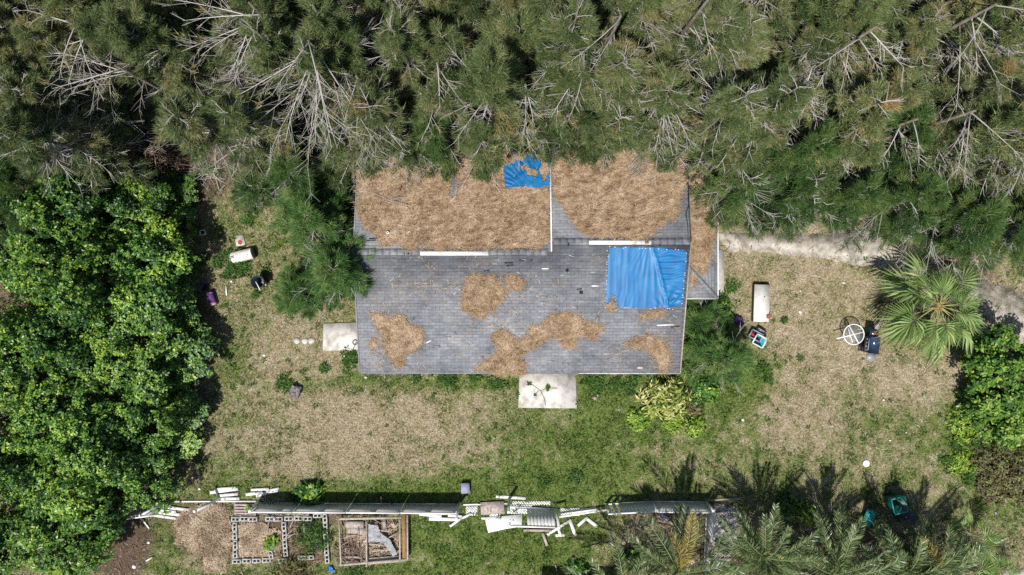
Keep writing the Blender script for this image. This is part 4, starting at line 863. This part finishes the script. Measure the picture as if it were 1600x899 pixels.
for x0, y0, x1, y1, w, lab in ((703,823,722,809,.12,'short white stick lying on the grass at the end of the intact fence'),(722,810,736,803,.1,'white stub beside the fence lattice'),(775,776,822,779,.16,'white board on the grass above the lattice'),(752,810,790,812,.1,'thin white strip above the white sheet'),(882,836,868,837,.14,'white stub below the leaning post'),(855,836,890,814,.14,'long slanting white picket below the leaning post'),(890,812,899,837,.15,'white picket lying crossways beyond the leaning post'),(872,825,876,838,.12,'short upright-lying picket at the foot of the leaning post'),(903,822,916,810,.14,'left arm of the white chevron of pickets'),(915,809,933,823,.14,'right arm of the white chevron of pickets'),(895,800,932,795,.2,'wide white board leaning in the gap before the yellow frond'),(218,806,233,826,.06,'thin broken white pole at the thicket edge'),(195,795,216,793,.08,'bent white pole end at the thicket'),(228,877,238,871,.06,'small pale stick lying on the lower lawn'),(272,784,400,783.5,.07,'long white bottom rail lying where panels are gone'),(724,789,793,787,.08,'white bottom rail between the two posts'),(797,792,866,796,.07,'lower rail by the broken panel'),(874,808,948,797,.08,'sagging white rail between leaning post and fence panel')):
    board(x0, y0, x1, y1, w, lab, None, z=.3 if 'sagging' in lab else None)
for x0, y0, x1, y1, w, lab in ((848,833,855,853,.13,'pale wooden stick on the grass below the broken panel'),(751,795,788,793,.55,'pinkish plywood sheet between the lattice pieces'),(818,829,862,829,.12,'pinkish plank under the top of the broken panel'),(868,883,870,893,.06,'short stick near the shed shadow')):
    board(x0, y0, x1, y1, w, lab, None, M_woodr, name='plank')
o = MB().prism([G(x, y)[:2] for x, y in ((757,808),(796,805),(816,803),(815,822),(790,826),(763,832))], .05, .075); tag(o.build('white_sheet', M_white), 'white rectangular sheet lying on the grass beside the broken panel', 'sheet')
def lattice(x0, y0, x1, y1, label, yaw=0):
    c = G((x0 + x1) / 2, (y0 + y1) / 2, .03); w = (x1 - x0) / S; h = (y1 - y0) / S; mb = MB(); st = .12
    for s_ in (1, -1):
        for k in np.arange(-(w + h) / 2, (w + h) / 2, st):
            ts = [t_ for t_ in np.linspace(-3, 3, 601) if abs(k + t_) <= w / 2 and abs(s_ * t_) <= h / 2]
            if len(ts) < 4: continue
            a, b = ts[0], ts[-1]; z = .0 if s_ > 0 else .012
            mb.bar((c[0] + k + a, c[1] + s_ * a, c[2] + z), (c[0] + k + b, c[1] + s_ * b, c[2] + z), .05, .01)
    tag(mb.build('lattice', M_white), label, 'lattice')
lattice(728, 791, 746, 806, 'small white lattice piece beside the plywood sheet'); lattice(797, 788, 832, 803, 'white lattice piece lying between the posts'); lattice(765, 799, 782, 808, 'white lattice scrap above the white sheet'); lattice(800, 783, 860, 789, 'narrow white lattice strip above the broken panel'); lattice(876, 794, 906, 806, 'white lattice piece behind the sagging rail')
t = thing('utility_cover', 'grey square utility cover on the grass above the fence', 'cover', tuple(G(727, 763))); MB().box(G(727, 763, .12), (.38, .44, .24), .05).build('box', M_grey, t); MB().box(G(727, 763, .255), (.41, .47, .026), .05).build('lid', M_lav, t)

# ------------------------------------------------------------------ block beds
def block_mesh():
    mb = MB(); L, W, h = .395, .195, .19
    for y in (-W / 2 + .017, W / 2 - .017): mb.box((0, y, h / 2), (L, .034, h))
    for x in (-L / 2 + .019, 0, L / 2 - .019): mb.box((x, 0, h / 2), (.036, W - .068 - .001, h - .004))
    return mb.mesh('concrete_block', M_block)
BLK = block_mesh()
def blocks(x0, y0, x1, y1, label, group, skip=()):
    a, b = G(x0, y0, .19) * [1, 1, 0], G(x1, y1, .19) * [1, 1, 0]; d = b - a; L = np.linalg.norm(d); n = max(1, int(L / .405 + .3)); yaw = math.atan2(d[1], d[0])
    for k in range(n):
        if k in skip: continue
        o = bpy.data.objects.new('concrete_block', BLK); COL.objects.link(o); p = a + d * ((k + .5) / n); o.location = (p[0] + rng.normal(0, .006), p[1] + rng.normal(0, .008), 0); o.rotation_euler = (0, 0, yaw + rng.normal(0, .02))
        tag(o, label, 'concrete block', group)
for i, (x0, y0, x1, y1, wall, sk) in enumerate(((361,812,441,811.5,'the top row of the larger block bed',(3,)),(366,817,367,873,'the long outer column of the larger block bed',()),(362,878,424,876,'the bottom row of the larger block bed',()),(444,811,488,811,'the top row of the second block bed',()),(443,817,446,870,'the column shared by the two block beds',()),(430,878,452,876,'the short bottom run by the shared column',()),(489,807,503,807,'the raised end of the top row',()),(507,804,511,881,'the outer column by the timber bed',()),(466,873,489,872,'the short run at the bottom of the second bed',()),(422,860,424,875,'the stub beside the bottom row of the larger bed',()))):
    blocks(x0, y0, x1, y1, 'hollow pale concrete block in ' + wall, 'concrete blocks in ' + wall, sk)
def pile(px_poly, label, n, name='mulch', hgt=.1, m=M_mulch, tintm=.5, L=(.03, .11)):
    P = [G(a, b)[:2] for a, b in px_poly]; A = np.array(P); lo, hi = A.min(0), A.max(0); c = .1
    xs_, ys_ = np.arange(lo[0], hi[0], c), np.arange(lo[1], hi[1], c); X, Y = np.meshgrid(xs_, ys_, indexing='ij'); ctr = A.mean(0); rad = (hi - lo) / 2
    q = lambda X, Y: np.clip(1.15 - np.hypot((X - ctr[0]) / rad[0], (Y - ctr[1]) / rad[1]), 0, 1)
    wob = (fbm(X, Y, 1.5, 60) - .5) * .9; K = inpoly(X + wob, Y + wob, P); Z = .01 + hgt * q(X, Y) + .03 * vnoise(X, Y, 4, 9)
    I = np.arange(X.size).reshape(X.shape); fk = K[:-1, :-1] & K[1:, :-1] & K[1:, 1:] & K[:-1, 1:]
    mb = MB().add(np.stack([X.ravel(), Y.ravel(), Z.ravel()], 1), np.stack([I[:-1, :-1], I[1:, :-1], I[1:, 1:], I[:-1, 1:]], -1)[fk], np.clip(tintm - .1 + (fbm(X, Y, 2.0, 66)[:-1, :-1][fk] - .5) * .9, 0, 1))
    x = rng.uniform(lo[0], hi[0], n); y = rng.uniform(lo[1], hi[1], n); wob = (fbm(x, y, 1.5, 60) - .5) * .9; k = inpoly(x + wob, y + wob, P); x, y = x[k], y[k]; n = len(x)
    z = .025 + hgt * q(x, y) + .03 * vnoise(x, y, 4, 9) + rng.uniform(0, .02, n); th = rng.uniform(0, 6.28, n)
    mb.strips(np.stack([x, y, z], 1), np.stack([np.cos(th), np.sin(th), rng.normal(0, .3, n)], 1), rng.uniform(*L, n), rng.uniform(.02, .05, n), np.clip(rng.normal(tintm + .03, .2, n) + (fbm(x, y, 2.0, 66) - .5) * .9, 0, 1))
    return tag(mb.build(name, m), label, 'mulch', kind='stuff')
pile([(283,800),(305,790),(345,786),(364,795),(362,840),(364,895),(325,893),(310,875),(278,850),(270,825)], 'heap of brown wood chips beside the larger block bed', 12000, hgt=.18, tintm=.4)
pile([(370,817),(440,816),(440,872),(371,874)], 'brown mulch filling the larger block bed', 5000, hgt=.08, tintm=.42)
pile([(448,817),(505,812),(506,880),(450,880)], 'dark damp soil in the second block bed', 1500, hgt=.04, tintm=.1)
pile([(1000,800),(1095,800),(1095,880),(1050,890),(1000,850),(975,820)], 'pale dry chips and litter inside the fence corner', 4500, hgt=.04, tintm=.6)
pile([(1115,790),(1150,790),(1150,860),(1118,890)], 'pale rubble and litter outside the fence return', 2500, hgt=.05, tintm=.6, L=(.06, .25), m=tinted('rubble_bits', [(0, (.12, .11, .10)), (.5, (.38, .36, .34)), (1, (.62, .60, .57))]))
def pallet(x0, y0, x1, y1, n, label, m, z=.1):
    a = G(x0, y0, z); b = G(x1, y1, z); w = b[0] - a[0]; h = a[1] - b[1]; c = (a + b) / 2; t = thing('pallet', label, 'pallet', (c[0], c[1], 0)); mb = MB(); st = h / n
    for k in range(n): mb.box((c[0], b[1] + (k + .5) * st, z), (w, st * .68, .02), rng.normal(0, .01))
    mb.build('deck_boards', m, t)
    mb = MB(); [mb.box((xx, c[1], z / 2 - .006), (.06, h, z - .012)) for xx in (a[0] + .05, c[0], b[0] - .05)]; mb.build('bearers', m, t)
pallet(366, 787, 400, 809, 5, 'slatted grey pinkish pallet under the start of the fence', M_woodr); pallet(446, 800, 483, 809, 3, 'low weathered pallet behind the second block bed', M_woodr)
# timber bed with junk
t = thing('timber_bed', 'weathered timber-framed bed with a divider full of twigs and junk', 'raised bed', tuple(G(585, 848)))
zt_ = .3
for x0, y0, x1, y1, w, nm, m in ((530,812,533,883,.06,'side_rail',M_wood),(573,815,573,885,.06,'divider',M_wood),(625,812,625,874,.07,'side_rail',M_wood),(531,883,637,874,.09,'end_rail',M_wood),(529,811,627,809,.09,'end_rail',M_wood),(631,802,632,872,.18,'side_board',M_woodb),(636.5,805,637,874,.07,'side_rail',M_woodr)):
    MB().bar(G(x0, y0, zt_), G(x1, y1, zt_ + .004 * len(nm)), w, .1).build(nm, m, t)
for x0, y0, x1, y1, w, lab in ((540,820,568,820,.3,'weathered board across the top of the timber bed'),(543,829,572,830,.28,'greyer board below the first one in the timber bed'),(588,816,589,838,.14,'upright short plank in the junk side of the timber bed'),(600,812,601,826,.15,'pale short plank near the top of the timber bed'),(575,877,630,873,.3,'wide pale plank along the foot of the timber bed')):
    board(x0, y0, x1, y1, w, lab, None, M_wood, z=.2, name='plank')
pile([(535,816),(624,816),(624,876),(536,880)], 'greyish litter filling the timber bed', 2600, hgt=.08, tintm=.55, L=(.05, .3))
for x0, y0, x1, y1 in ((541,838,560,836),(577,850,600,852),(580,862,612,858),(604,842,620,834),(540,870,566,872),(585,828,612,831)): board(x0, y0, x1, y1, .06, 'weathered grey scrap of wood in the junk of the timber bed', 'wood scraps in the timber bed', M_wood, z=.2 + rng.random() * .06, name='plank')
brush(550, 858, .62, 110, 'tangle of pale twigs in the open half of the timber bed', .5, .7, M_brown); brush(600, 860, .5, 60, 'dark twigs under the crumpled sheet in the timber bed', .25, .6, M_brown); brush(470, 830, .9, 22, 'dead vines lying over the block beds', .5, .85, M_twig); brush(430, 800, .9, 18, 'dead pale stems lying by the pallets', .4, .8, M_twig); brush(590, 812, .9, 45, 'dry pale stalks along the top of the timber bed', .4, .75, M_brown)
def crumple(px_poly, z, amp, m, name, label, cat, seed=5, step=.05):
    P = [G(a, b, z)[:2] for a, b in px_poly]; A = np.array(P); lo, hi = A.min(0), A.max(0); X, Y = np.meshgrid(np.arange(lo[0], hi[0] + step, step), np.arange(lo[1], hi[1] + step, step), indexing='ij')
    K = inpoly(X, Y, P); I = np.arange(X.size).reshape(X.shape); fk = K[:-1, :-1] & K[1:, :-1] & K[1:, 1:] & K[:-1, 1:]
    Z = z + amp * (np.abs(vnoise(X, Y, 4, seed) - .5) * 2 + .5 * np.abs(vnoise(X, Y, 9, seed + 1) - .5))
    F = np.stack([I[:-1, :-1], I[1:, :-1], I[1:, 1:], I[:-1, 1:]], -1)[fk]; v = np.stack([X.ravel(), Y.ravel(), Z.ravel()], 1)
    return tag(MB().add(v, F).add(v - [0, 0, .012], F[:, ::-1]).build(name, m), label, cat)
crumple([(574,818),(592,820),(596,832),(610,842),(622,866),(614,872),(600,850),(590,848),(575,848)], .3, .12, M_foil, 'crumpled_sheet', 'crumpled grey plastic sheet spread over the timber bed', 'sheet')
crumple([(610,818),(617,816),(620,824),(613,826)], .25, .1, M_pink, 'pink_cloth', 'small pink cloth in the corner of the timber bed', 'cloth')
crumple([(512,884),(520,884),(526,893),(519,896),(511,890)], .05, .12, M_blue, 'blue_bag', 'crumpled pale blue bag below the outer block column', 'bag')
# ------------------------------------------------------------------ yard objects
def yawM(a): return np.array(Matrix.Rotation(a, 3, 'Z'))
# white tank lying on its side
c = G(382, 400); t = thing('water_tank', 'dented white tank lying on the grass with one dark end', 'water tank', tuple(c)); ax_ = unit(G(399, 396) - G(365, 404)); Mx = np.stack([np.cross(ax_, [0, 0, 1]), np.array([0, 0, 1.]), ax_], 1)
Mx = np.stack([np.array([0, 0, 1.]), np.cross(ax_, [0, 0, 1.]), ax_], 1)
if np.linalg.det(Mx) < 0: Mx[:, 1] *= -1
r_ = .27; MB().lathe([(.02, -.54), (.17, -.53), (.25, -.47), (r_, -.38), (r_, .4), (r_ * .985, .42), (r_, .44), (r_, .5)], 24, c + [0, 0, r_], Mx).build('shell', M_enamel, t, smooth=True)
MB().lathe([(r_, .5), (r_ * .97, .53), (r_ * .8, .52), (.001, .52)], 24, c + [0, 0, r_], Mx).build('end_cap', M_grey, t)
mb = MB(); p = c - ax_ * .38 + [0, 0, 2 * r_]; mb.box(p, (.16, .12, .02), .25); mb.box(p - ax_ * .1 + [0, -.1, -.03], (.1, .08, .03), .25); mb.build('fitting', M_grey, t)
MB().lathe([(.02, -.02), (.03, .0), (.02, .02), (.001, .02)], 8, c + ax_ * .35 + [0, -.05, 2 * r_ - .005]).build('valve', M_rust, t)
def tub(px, py, r, h, label, m, mi, name='tub', stick=False, lid=None):
    c = G(px, py); t = thing(name, label, name.replace('_', ' '), tuple(c))
    MB().lathe([(.001, .0), (r * .8, 0), (r * .97, h * .94), (r * 1.06, h * .95), (r * 1.06, h), (r * .96, h), (r * .78, .05), (.001, .05)], 24, c).build('body', m, t, smooth=False)
    if lid: MB().lathe([(r * 1.1, h + .003), (r * 1.1, h + .05), (r * .9, h + .075), (.001, h + .085)], 24, c).build('lid', lid, t)
    return t, c
tub(411, 441, .3, .72, 'round navy open bin with a white stick across it', M_navy, M_dark, 'bin')
c = G(404, 447, .75); tag(MB().bar(c + [-.13, .2, 0], c + [.08, -.2, 0], .035, .03).build('stick', M_white), 'white stick lying across the navy bin', 'stick')
c = G(410, 444, .6); mb = MB(); mb.bar(c + [-.05, .12, -.1], c + [.16, -.05, -.05], .09, .04); tag(mb.build('scrap_board', M_woodr), 'small pinkish scrap inside the navy bin', 'scrap')
tub(321, 538, .26, .5, 'round blue tub with a faded pink lid at the thicket edge', M_blue, M_blue, 'tub', lid=M_pink)
c = G(319, 364); t = thing('metal_box', 'small white open box on the ground at the thicket edge', 'box', tuple(c)); mb = MB(); q = .3
for dx, dy, sx, sy in ((0, .11, .22, .03), (0, -.11, .22, .03), (-.115, 0, .03, .25), (.115, 0, .03, .25)): v = yawM(q) @ np.array([dx, dy, 0]); mb.box(c + v + [0, 0, .1], (sx - .001, sy, .2), q)
mb.build('walls', M_enamel, t); MB().box(c + [0, 0, .03], (.2, .19, .02), q).build('base', M_dark, t)
t = thing('paver', 'square grey paver stained red above the white tank', 'paver', tuple(G(375, 376))); MB().box(G(375, 376, .025), (.42, .5, .06), .2).build('stone', M_conc, t); MB().lathe([(.12, .056), (.08, .062), (.001, .063)], 9, G(376, 379)).build('stain', plain('red_paint', (.35, .07, .07)), t)
# clutter at the thicket edge
t = thing('bag', 'purple bag with a pink end lying at the thicket edge', 'bag', tuple(G(331, 468)))
v = MB().box(G(330, 464, .14), (.3, .55, .28), .3); v.build('body', M_purple, t); MB().box(G(334, 475, .15), (.28, .12, .22), .3).build('flap', M_pink, t); MB().tube([G(326, 457, .28), G(330, 458, .42), G(333, 457, .28)], .02, 5).build('strap', M_lav, t)
crumple([(288,444),(298,438),(308,442),(306,450),(296,452),(288,452)], .3, .2, M_lav, 'plastic_bag', 'crumpled lavender plastic bag in the thicket edge', 'bag'); crumple([(314,445),(324,440),(328,450),(320,458),(314,454)], .05, .25, M_navy, 'plastic_bag', 'dark crumpled bag beside the purple bag', 'bag', 8)
crumple([(311,500),(318,498),(320,506),(313,508)], .1, .15, M_red, 'red_cloth', 'small dark red cloth above the blue tub', 'cloth'); board(353, 447, 354, 462, .06, 'thin white stick standing out beside the purple bag', None, name='stick')
# debris bundle on the lawn
crumple([(450,606),(460,600),(473,604),(472,614),(464,626),(455,620)], .05, .3, plain('grey_rag', (.34, .31, .30), (.04, .035, .045), 9), 'rag_heap', 'small heap of grey and dark rags on the lawn', 'rag heap', 9, .04)
# flat white appliance
t = thing('freezer', 'flat white chest with dark sides lying in the dry yard', 'freezer', tuple(G(1188, 473))); yw = -.03
MB().box(G(1188, 473, .13), (.74, 1.78, .26), yw).build('body', M_dark, t); o_ = MB().box(G(1190, 474, .285), (.72, 1.74, .044), yw).build('lid', M_enamel, t)
tag(MB().lathe([(.10, .31), (.115, .33), (.09, .335), (.001, .325)], 14, G(1197, 494)).build('dish', M_rust), 'small round rusty dish on the white chest', 'dish'); tag(MB().lathe([(.03, .308), (.03, .325), (.001, .328)], 8, G(1191, 464)).build('knob', M_dark), 'small dark knob on the white chest', 'knob')
# bins
def bin_box(px, py, w, d, h, yaw, m, name, label, rim=None, cat='bin', z0=0.0, taper=.82):
    c = G(px, py); t = thing(name, label, cat, (c[0], c[1], z0)); c = np.array([c[0], c[1], z0]); Mz = yawM(yaw)
    def ring(k, z, ins=0): return [c + Mz @ np.array([sx * (w / 2 * k - ins), sy * (d / 2 * k - ins), z]) for sx, sy in ((-1, -1), (1, -1), (1, 1), (-1, 1))]
    R_ = ring(taper, 0) + ring(1, h) + ring(1, h, .03) + ring(taper, .04, .03); F = []
    for a in (0, 4, 8): F += [[a + k, a + (k + 1) % 4, a + 4 + (k + 1) % 4, a + 4 + k] for k in range(4)]
    F += [[12, 13, 14, 15], [3, 2, 1, 0]]; MB().add(R_, F).build('body', m, t)
    mb = MB(); q = ring(1.05, h)
    for k in range(4): mb.bar(q[k], q[(k + 1) % 4], .05, .045)
    mb.build('rim', rim or m, t); return t, c
bin_box(1183, 532, .5, .46, .35, -.5, M_teal, 'storage_bin', 'turquoise storage bin beside the young pine', M_white)
bin_box(1178, 524, .55, .36, .3, -.5, M_navy, 'storage_bin', 'navy storage bin behind the turquoise one', M_lav); c = G(1187, 516); t = thing('tray', 'black tray standing beyond the navy bin', 'tray', tuple(c)); MB().box(c + [0, 0, .12], (.46, .2, .2), -.55).build('body', M_dark, t); MB().box(c + [0, .02, .235], (.34, .06, .03), -.55).build('handle', M_grey, t)
crumple([(1169,522),(1176,518),(1180,524),(1174,530)], .1, .18, M_red, 'red_cushion', 'bright red cushion beside the navy storage bin', 'cushion')
crumple([(1142,500),(1150,494),(1160,497),(1161,505),(1152,509),(1143,508)], .2, .35, M_purple, 'cloth_bundle', 'dark purple cloth bundle on the bush below the porch', 'cloth', 4, .04)
# round table frame
c = G(1322, 521); zt = .74; t = thing('round_table', 'round white table frame with crossed bars and grey glass', 'table', tuple(c)); rr = .47
th = np.linspace(0, 2 * math.pi, 33); mb = MB(); mb.tube(np.c_[c[0] + rr * np.cos(th), c[1] + rr * np.sin(th), np.full(33, zt)], .026, 6, cap=False); mb.build('rim', M_white, t, smooth=True)
cc = c + [0, 0, zt]
for a0, ex in ((R(14), (.82, .47)), (R(-62), (.47, .47)), (R(-66), None)):
    if ex is None: off = np.array([-.16, -.02, -.01]); MB().bar(cc + off + [-.1, .3, 0], cc + off + [.1, -.36, 0], .035, .02).build('bar', M_white, t); continue
    u_ = np.array([math.cos(a0), math.sin(a0), 0]); MB().bar(cc - u_ * ex[0], cc + u_ * ex[1], .05, .024 + .002 * a0).build('bar', M_white, t)
gm = NT('smoky_glass'); M_sg = gm.finish((.30, .32, .34), .1, .5, alpha=.35); MB().lathe([(rr - .027, -.012), (rr - .027, -.006), (.001, -.006)], 32, cc).build('glass_top', M_sg, t)
for k in range(4): a = k * math.pi / 2 + .6; e = np.array([math.cos(a), math.sin(a), 0]); MB().tube([cc + e * rr * .97, cc + e * .3 + [0, 0, -.4], c + e * .42], .018, 6).build('leg', M_white, t)
# gas grill
c = G(1349, 537); yw = -.13; Mz = yawM(yw); t = thing('gas_grill', 'blue-black gas grill with rolled lid and side shelves beside the round table', 'grill', tuple(c))
P_ = lambda x, y, z: c + Mz @ np.array([x, y, z])
MB().box(P_(0, 0, .72), (.46, .74, .22), yw).build('firebox', M_dark, t)
mb = MB(); a = np.linspace(0, math.pi, 13); prof = [(.25 * math.cos(q), .20 * math.sin(q)) for q in a]
v = [P_(.06 + x_, yy, .835 + z_) for yy in (-.36, .36) for x_, z_ in prof]; F = [[k, k + 1, 14 + k, 13 + k] for k in range(12)]; mb.add(v, F); mb.f.append(np.array([[k for k in range(13)]])); mb.t.append(np.array([.5])); mb.f.append(np.array([[13 + k for k in range(13)][::-1]])); mb.t.append(np.array([.5])); lid = mb.build('lid', M_steel, t)
for q in (.375, -.375): MB().box(P_(.05, q, .93), (.46, .025, .16), yw).build('lid_end', M_dark, t)
MB().bar(P_(-.24, -.27, .93), P_(-.24, .27, .93), .03, .03).build('handle', M_grey, lid, (t.location))
MB().box(P_(-.29, 0, .79), (.12, .74, .10), yw).build('control_panel', M_dark, t)
for k in range(4): MB().lathe([(.03, 0), (.028, .03), (.001, .032)], 10, P_(-.29, -.26 + k * .17, .84)).build('control_knob', M_grey, t)
MB().box(P_(.02, -.56, .8), (.40, .36, .035), yw).build('side_shelf', M_grey, t); sh = MB().box(P_(.02, .56, .8), (.40, .36, .035), yw).build('side_shelf', M_steel, t); MB().box(P_(.1, .52, .823), (.24, .24, .01), yw).build('burner', M_rust, sh, tuple(t.location))
for x_, y_ in ((-.18, -.33), (.18, -.33), (-.18, .33), (.18, .33)): MB().box(P_(x_, y_, .32), (.05, .05, .6), yw).build('leg', M_dark, t)
MB().box(P_(0, 0, .15), (.42, .70, .03), yw).build('shelf', M_dark, t); MB().box(P_(-.42, -.18, .55), (.16, .3, .04), yw).build('front_shelf', M_dark, t)
for y_ in (-.36, .36): MB().lathe([(.001, -.02), (.08, -.02), (.08, .02), (.001, .02)], 14, P_(.18, y_, .08), np.array(Matrix.Rotation(math.pi / 2, 3, 'X'))).build('wheel', M_dark, t)
crumple([(1362,508),(1370,502),(1376,510),(1370,518),(1363,514)], .02, .12, M_woodr, 'cardboard', 'crumpled pinkish cardboard beside the grill', 'cardboard')
board(1366, 514, 1377, 502, .06, 'short pale stick on the cardboard beside the grill', None, M_woodr, z=.22, name='stick')
# small white litter
for k, (px, py, r, lab) in enumerate(((1318,442,.13,'white paper on the dry yard above the grill'),(1160,656,.14,'white scrap below the young pine'),(1390,688,.09,'small white scrap on the lawn near the palm shadows'),(1250,488,.16,'pale torn paper on the dry yard beside the white chest'),(413,555,.1,'small white scrap below the stepping stones'),(538,556,.1,'white scrap below the square slab'),(572,590,.1,'white scrap by the front eave corner'),(233,848,.12,'white oval object on the lower lawn'),(210,885,.16,'white rag on the dirt at the thicket foot'),(312,764,.09,'small white cube-like scrap above the heap'),(930,622,.16,'pinkish scrap beside the cracked slab'),(935,617,.12,'lavender scrap beside the cracked slab'),(1380,625,.08,'tiny white scrap in the dry grass above the palm shadows'),(1415,676,.07,'tiny pale scrap in the grass near the green weeds'),(1250,455,.08,'tiny pale scrap above the torn paper'),(830,805,.1,'white scrap inside the broken panel'),(700,470,.01,''),(1555,801,.1,'grey scrap in the grass above the pink rag'),(1578,879,.09,'white scrap near the corner slab'),(362,440,.09,'pale scrap beside the thicket clutter'))):
    if not lab: continue
    m = M_lav if 'lavender' in lab or 'grey' in lab else M_pink if 'pinkish' in lab else M_whited
    r *= .72; n = 7; poly = [(px + r * S * math.cos(a) * rng.uniform(.6, 1.1), py + r * S * math.sin(a) * rng.uniform(.5, 1.0)) for a in np.arange(n) * 2 * math.pi / n]
    c = G(px, py); mb = MB().prism([G(*q)[:2] for q in poly], .03, .05); tag(mb.build('scrap', m), lab, 'scrap')
tag(MB().lathe([(.001, .02), (.15, .02), (.17, .05), (.13, .07), (.001, .055)], 20, G(1353, 724)).build('plate', M_white), 'round white plate lying by the palm shadows', 'plate')
# wheeled bins by the palms
bin_box(1388, 780, .6, .68, .95, .25, M_greenp, 'wheeled_bin', 'open green wheeled bin with turquoise rim among the palm shadows', M_tealb)
t_, c = bin_box(1404, 800, .6, .5, .75, -.1, M_navy, 'wheeled_bin', 'dark navy bin with a closed lid beside the green bin'); mb = MB().box(c + [0, 0, .80], (.66, .56, .05), -.1); mb.build('lid', M_navy, t_)
t = thing('teal_lid', 'ribbed teal plastic panel propped below the green bin', 'panel', tuple(G(1357, 810))); mb = MB(); 
tilt = np.array(Matrix.Rotation(-.25, 3, 'Z') @ Matrix.Rotation(.35, 3, 'X')); c = G(1357, 810, .35); mb.box(c, (.46, .9, .03), M=tilt); mb.build('panel', M_tealb, t); mb = MB(); [mb.box(c + tilt @ np.array([0, -.4 + k * .1, .021]), (.42, .04, .012), M=tilt) for k in range(9)]; mb.build('rib', M_teal, t)
# toys and rags at the corner
c = G(1524, 876); t = thing('toy_ball', 'orange toy ball beside the small fan palm', 'ball', tuple(c)); MB().lathe([(.14 * math.sin(a) + 1e-4, .14 - .14 * math.cos(a)) for a in np.linspace(0, math.pi, 12)], 16, c).build('shell', M_orange, t, smooth=True); MB().box(c + [0, 0, .278], (.05, .05, .012)).build('valve', M_white, t)
tub(1532, 871, .13, .3, 'bright blue toy bucket beside the orange ball', M_blue, M_blue, 'bucket')
crumple([(1533,856),(1541,853),(1542,861),(1535,862)], .05, .15, M_purple, 'cloth', 'lilac cloth above the blue bucket', 'cloth'); crumple([(1545,845),(1552,837),(1560,840),(1558,848),(1549,849)], .05, .15, M_white, 'plastic_bag', 'white plastic bag below the pink rag', 'bag'); crumple([(1540,822),(1544,820),(1553,833),(1550,837)], .03, .1, M_pink, 'rag', 'faded pink rag above the white plastic bag', 'rag'); crumple([(1519,879),(1526,878),(1526,886),(1520,885)], .03, .1, M_enamel, 'plastic_bag', 'small white bag below the orange ball', 'bag')
board(1556, 849, 1573, 841, .05, 'short white stick beside the white plastic bag', None, M_whited, name='stick')
crumple([(1028,802),(1034,800),(1046,808),(1044,815),(1032,814)], .1, .2, M_lav, 'tarp_scrap', 'bluish grey tarp scrap beside the fence behind the palm', 'tarp', 3)
board(1110, 782, 1156, 779, .1, 'weathered beam lying beyond the fence corner', None, M_wood, name='plank')
for x0, y0, x1, y1, lab in ((1128,862,1129,885,'short grey plank outside the fence return'),(1120,805,1140,830,'slanting grey plank in the rubble outside the fence'),(1135,840,1138,880,'second grey plank outside the fence return')): board(x0, y0, x1, y1, .14, lab, None, M_wood, name='plank')
# shed just beyond the bottom of the picture, whose shadow reaches the lawn
sx0, sx1, sy1, sz = G(848, 0)[0] - SH[0] * 2.4, G(960, 0)[0] - SH[0] * 2.4, G(0, 884)[1] - SH[1] * 2.4, 2.4
t = thing('shed', 'small flat-roofed shed beyond the bottom edge casting a square shadow', 'shed', ((sx0 + sx1) / 2, sy1 - 1.6, 0))
MB().box(((sx0 + sx1) / 2, sy1 - 1.6, 2.35), (sx1 - sx0, 3.2, .1)).build('roof', M_shingle, t); MB().box(((sx0 + sx1) / 2, sy1 - 1.6, 1.149), (sx1 - sx0 - .3, 2.9, 2.298)).build('wall', M_wall, t)
MB().lathe([(.12, 2.4), (.12, 2.55), (.2, 2.6), (.22, 2.7), (.16, 2.8), (.001, 2.83)], 14, ((sx0 + sx1) / 2 - .75, sy1 - .25, 0)).build('roof_vent', M_grey, t)
MB().box(((sx0 + sx1) / 2, sy1 - .13, 1.0), (.85, .05, 2.0)).build('door', M_whited, t)
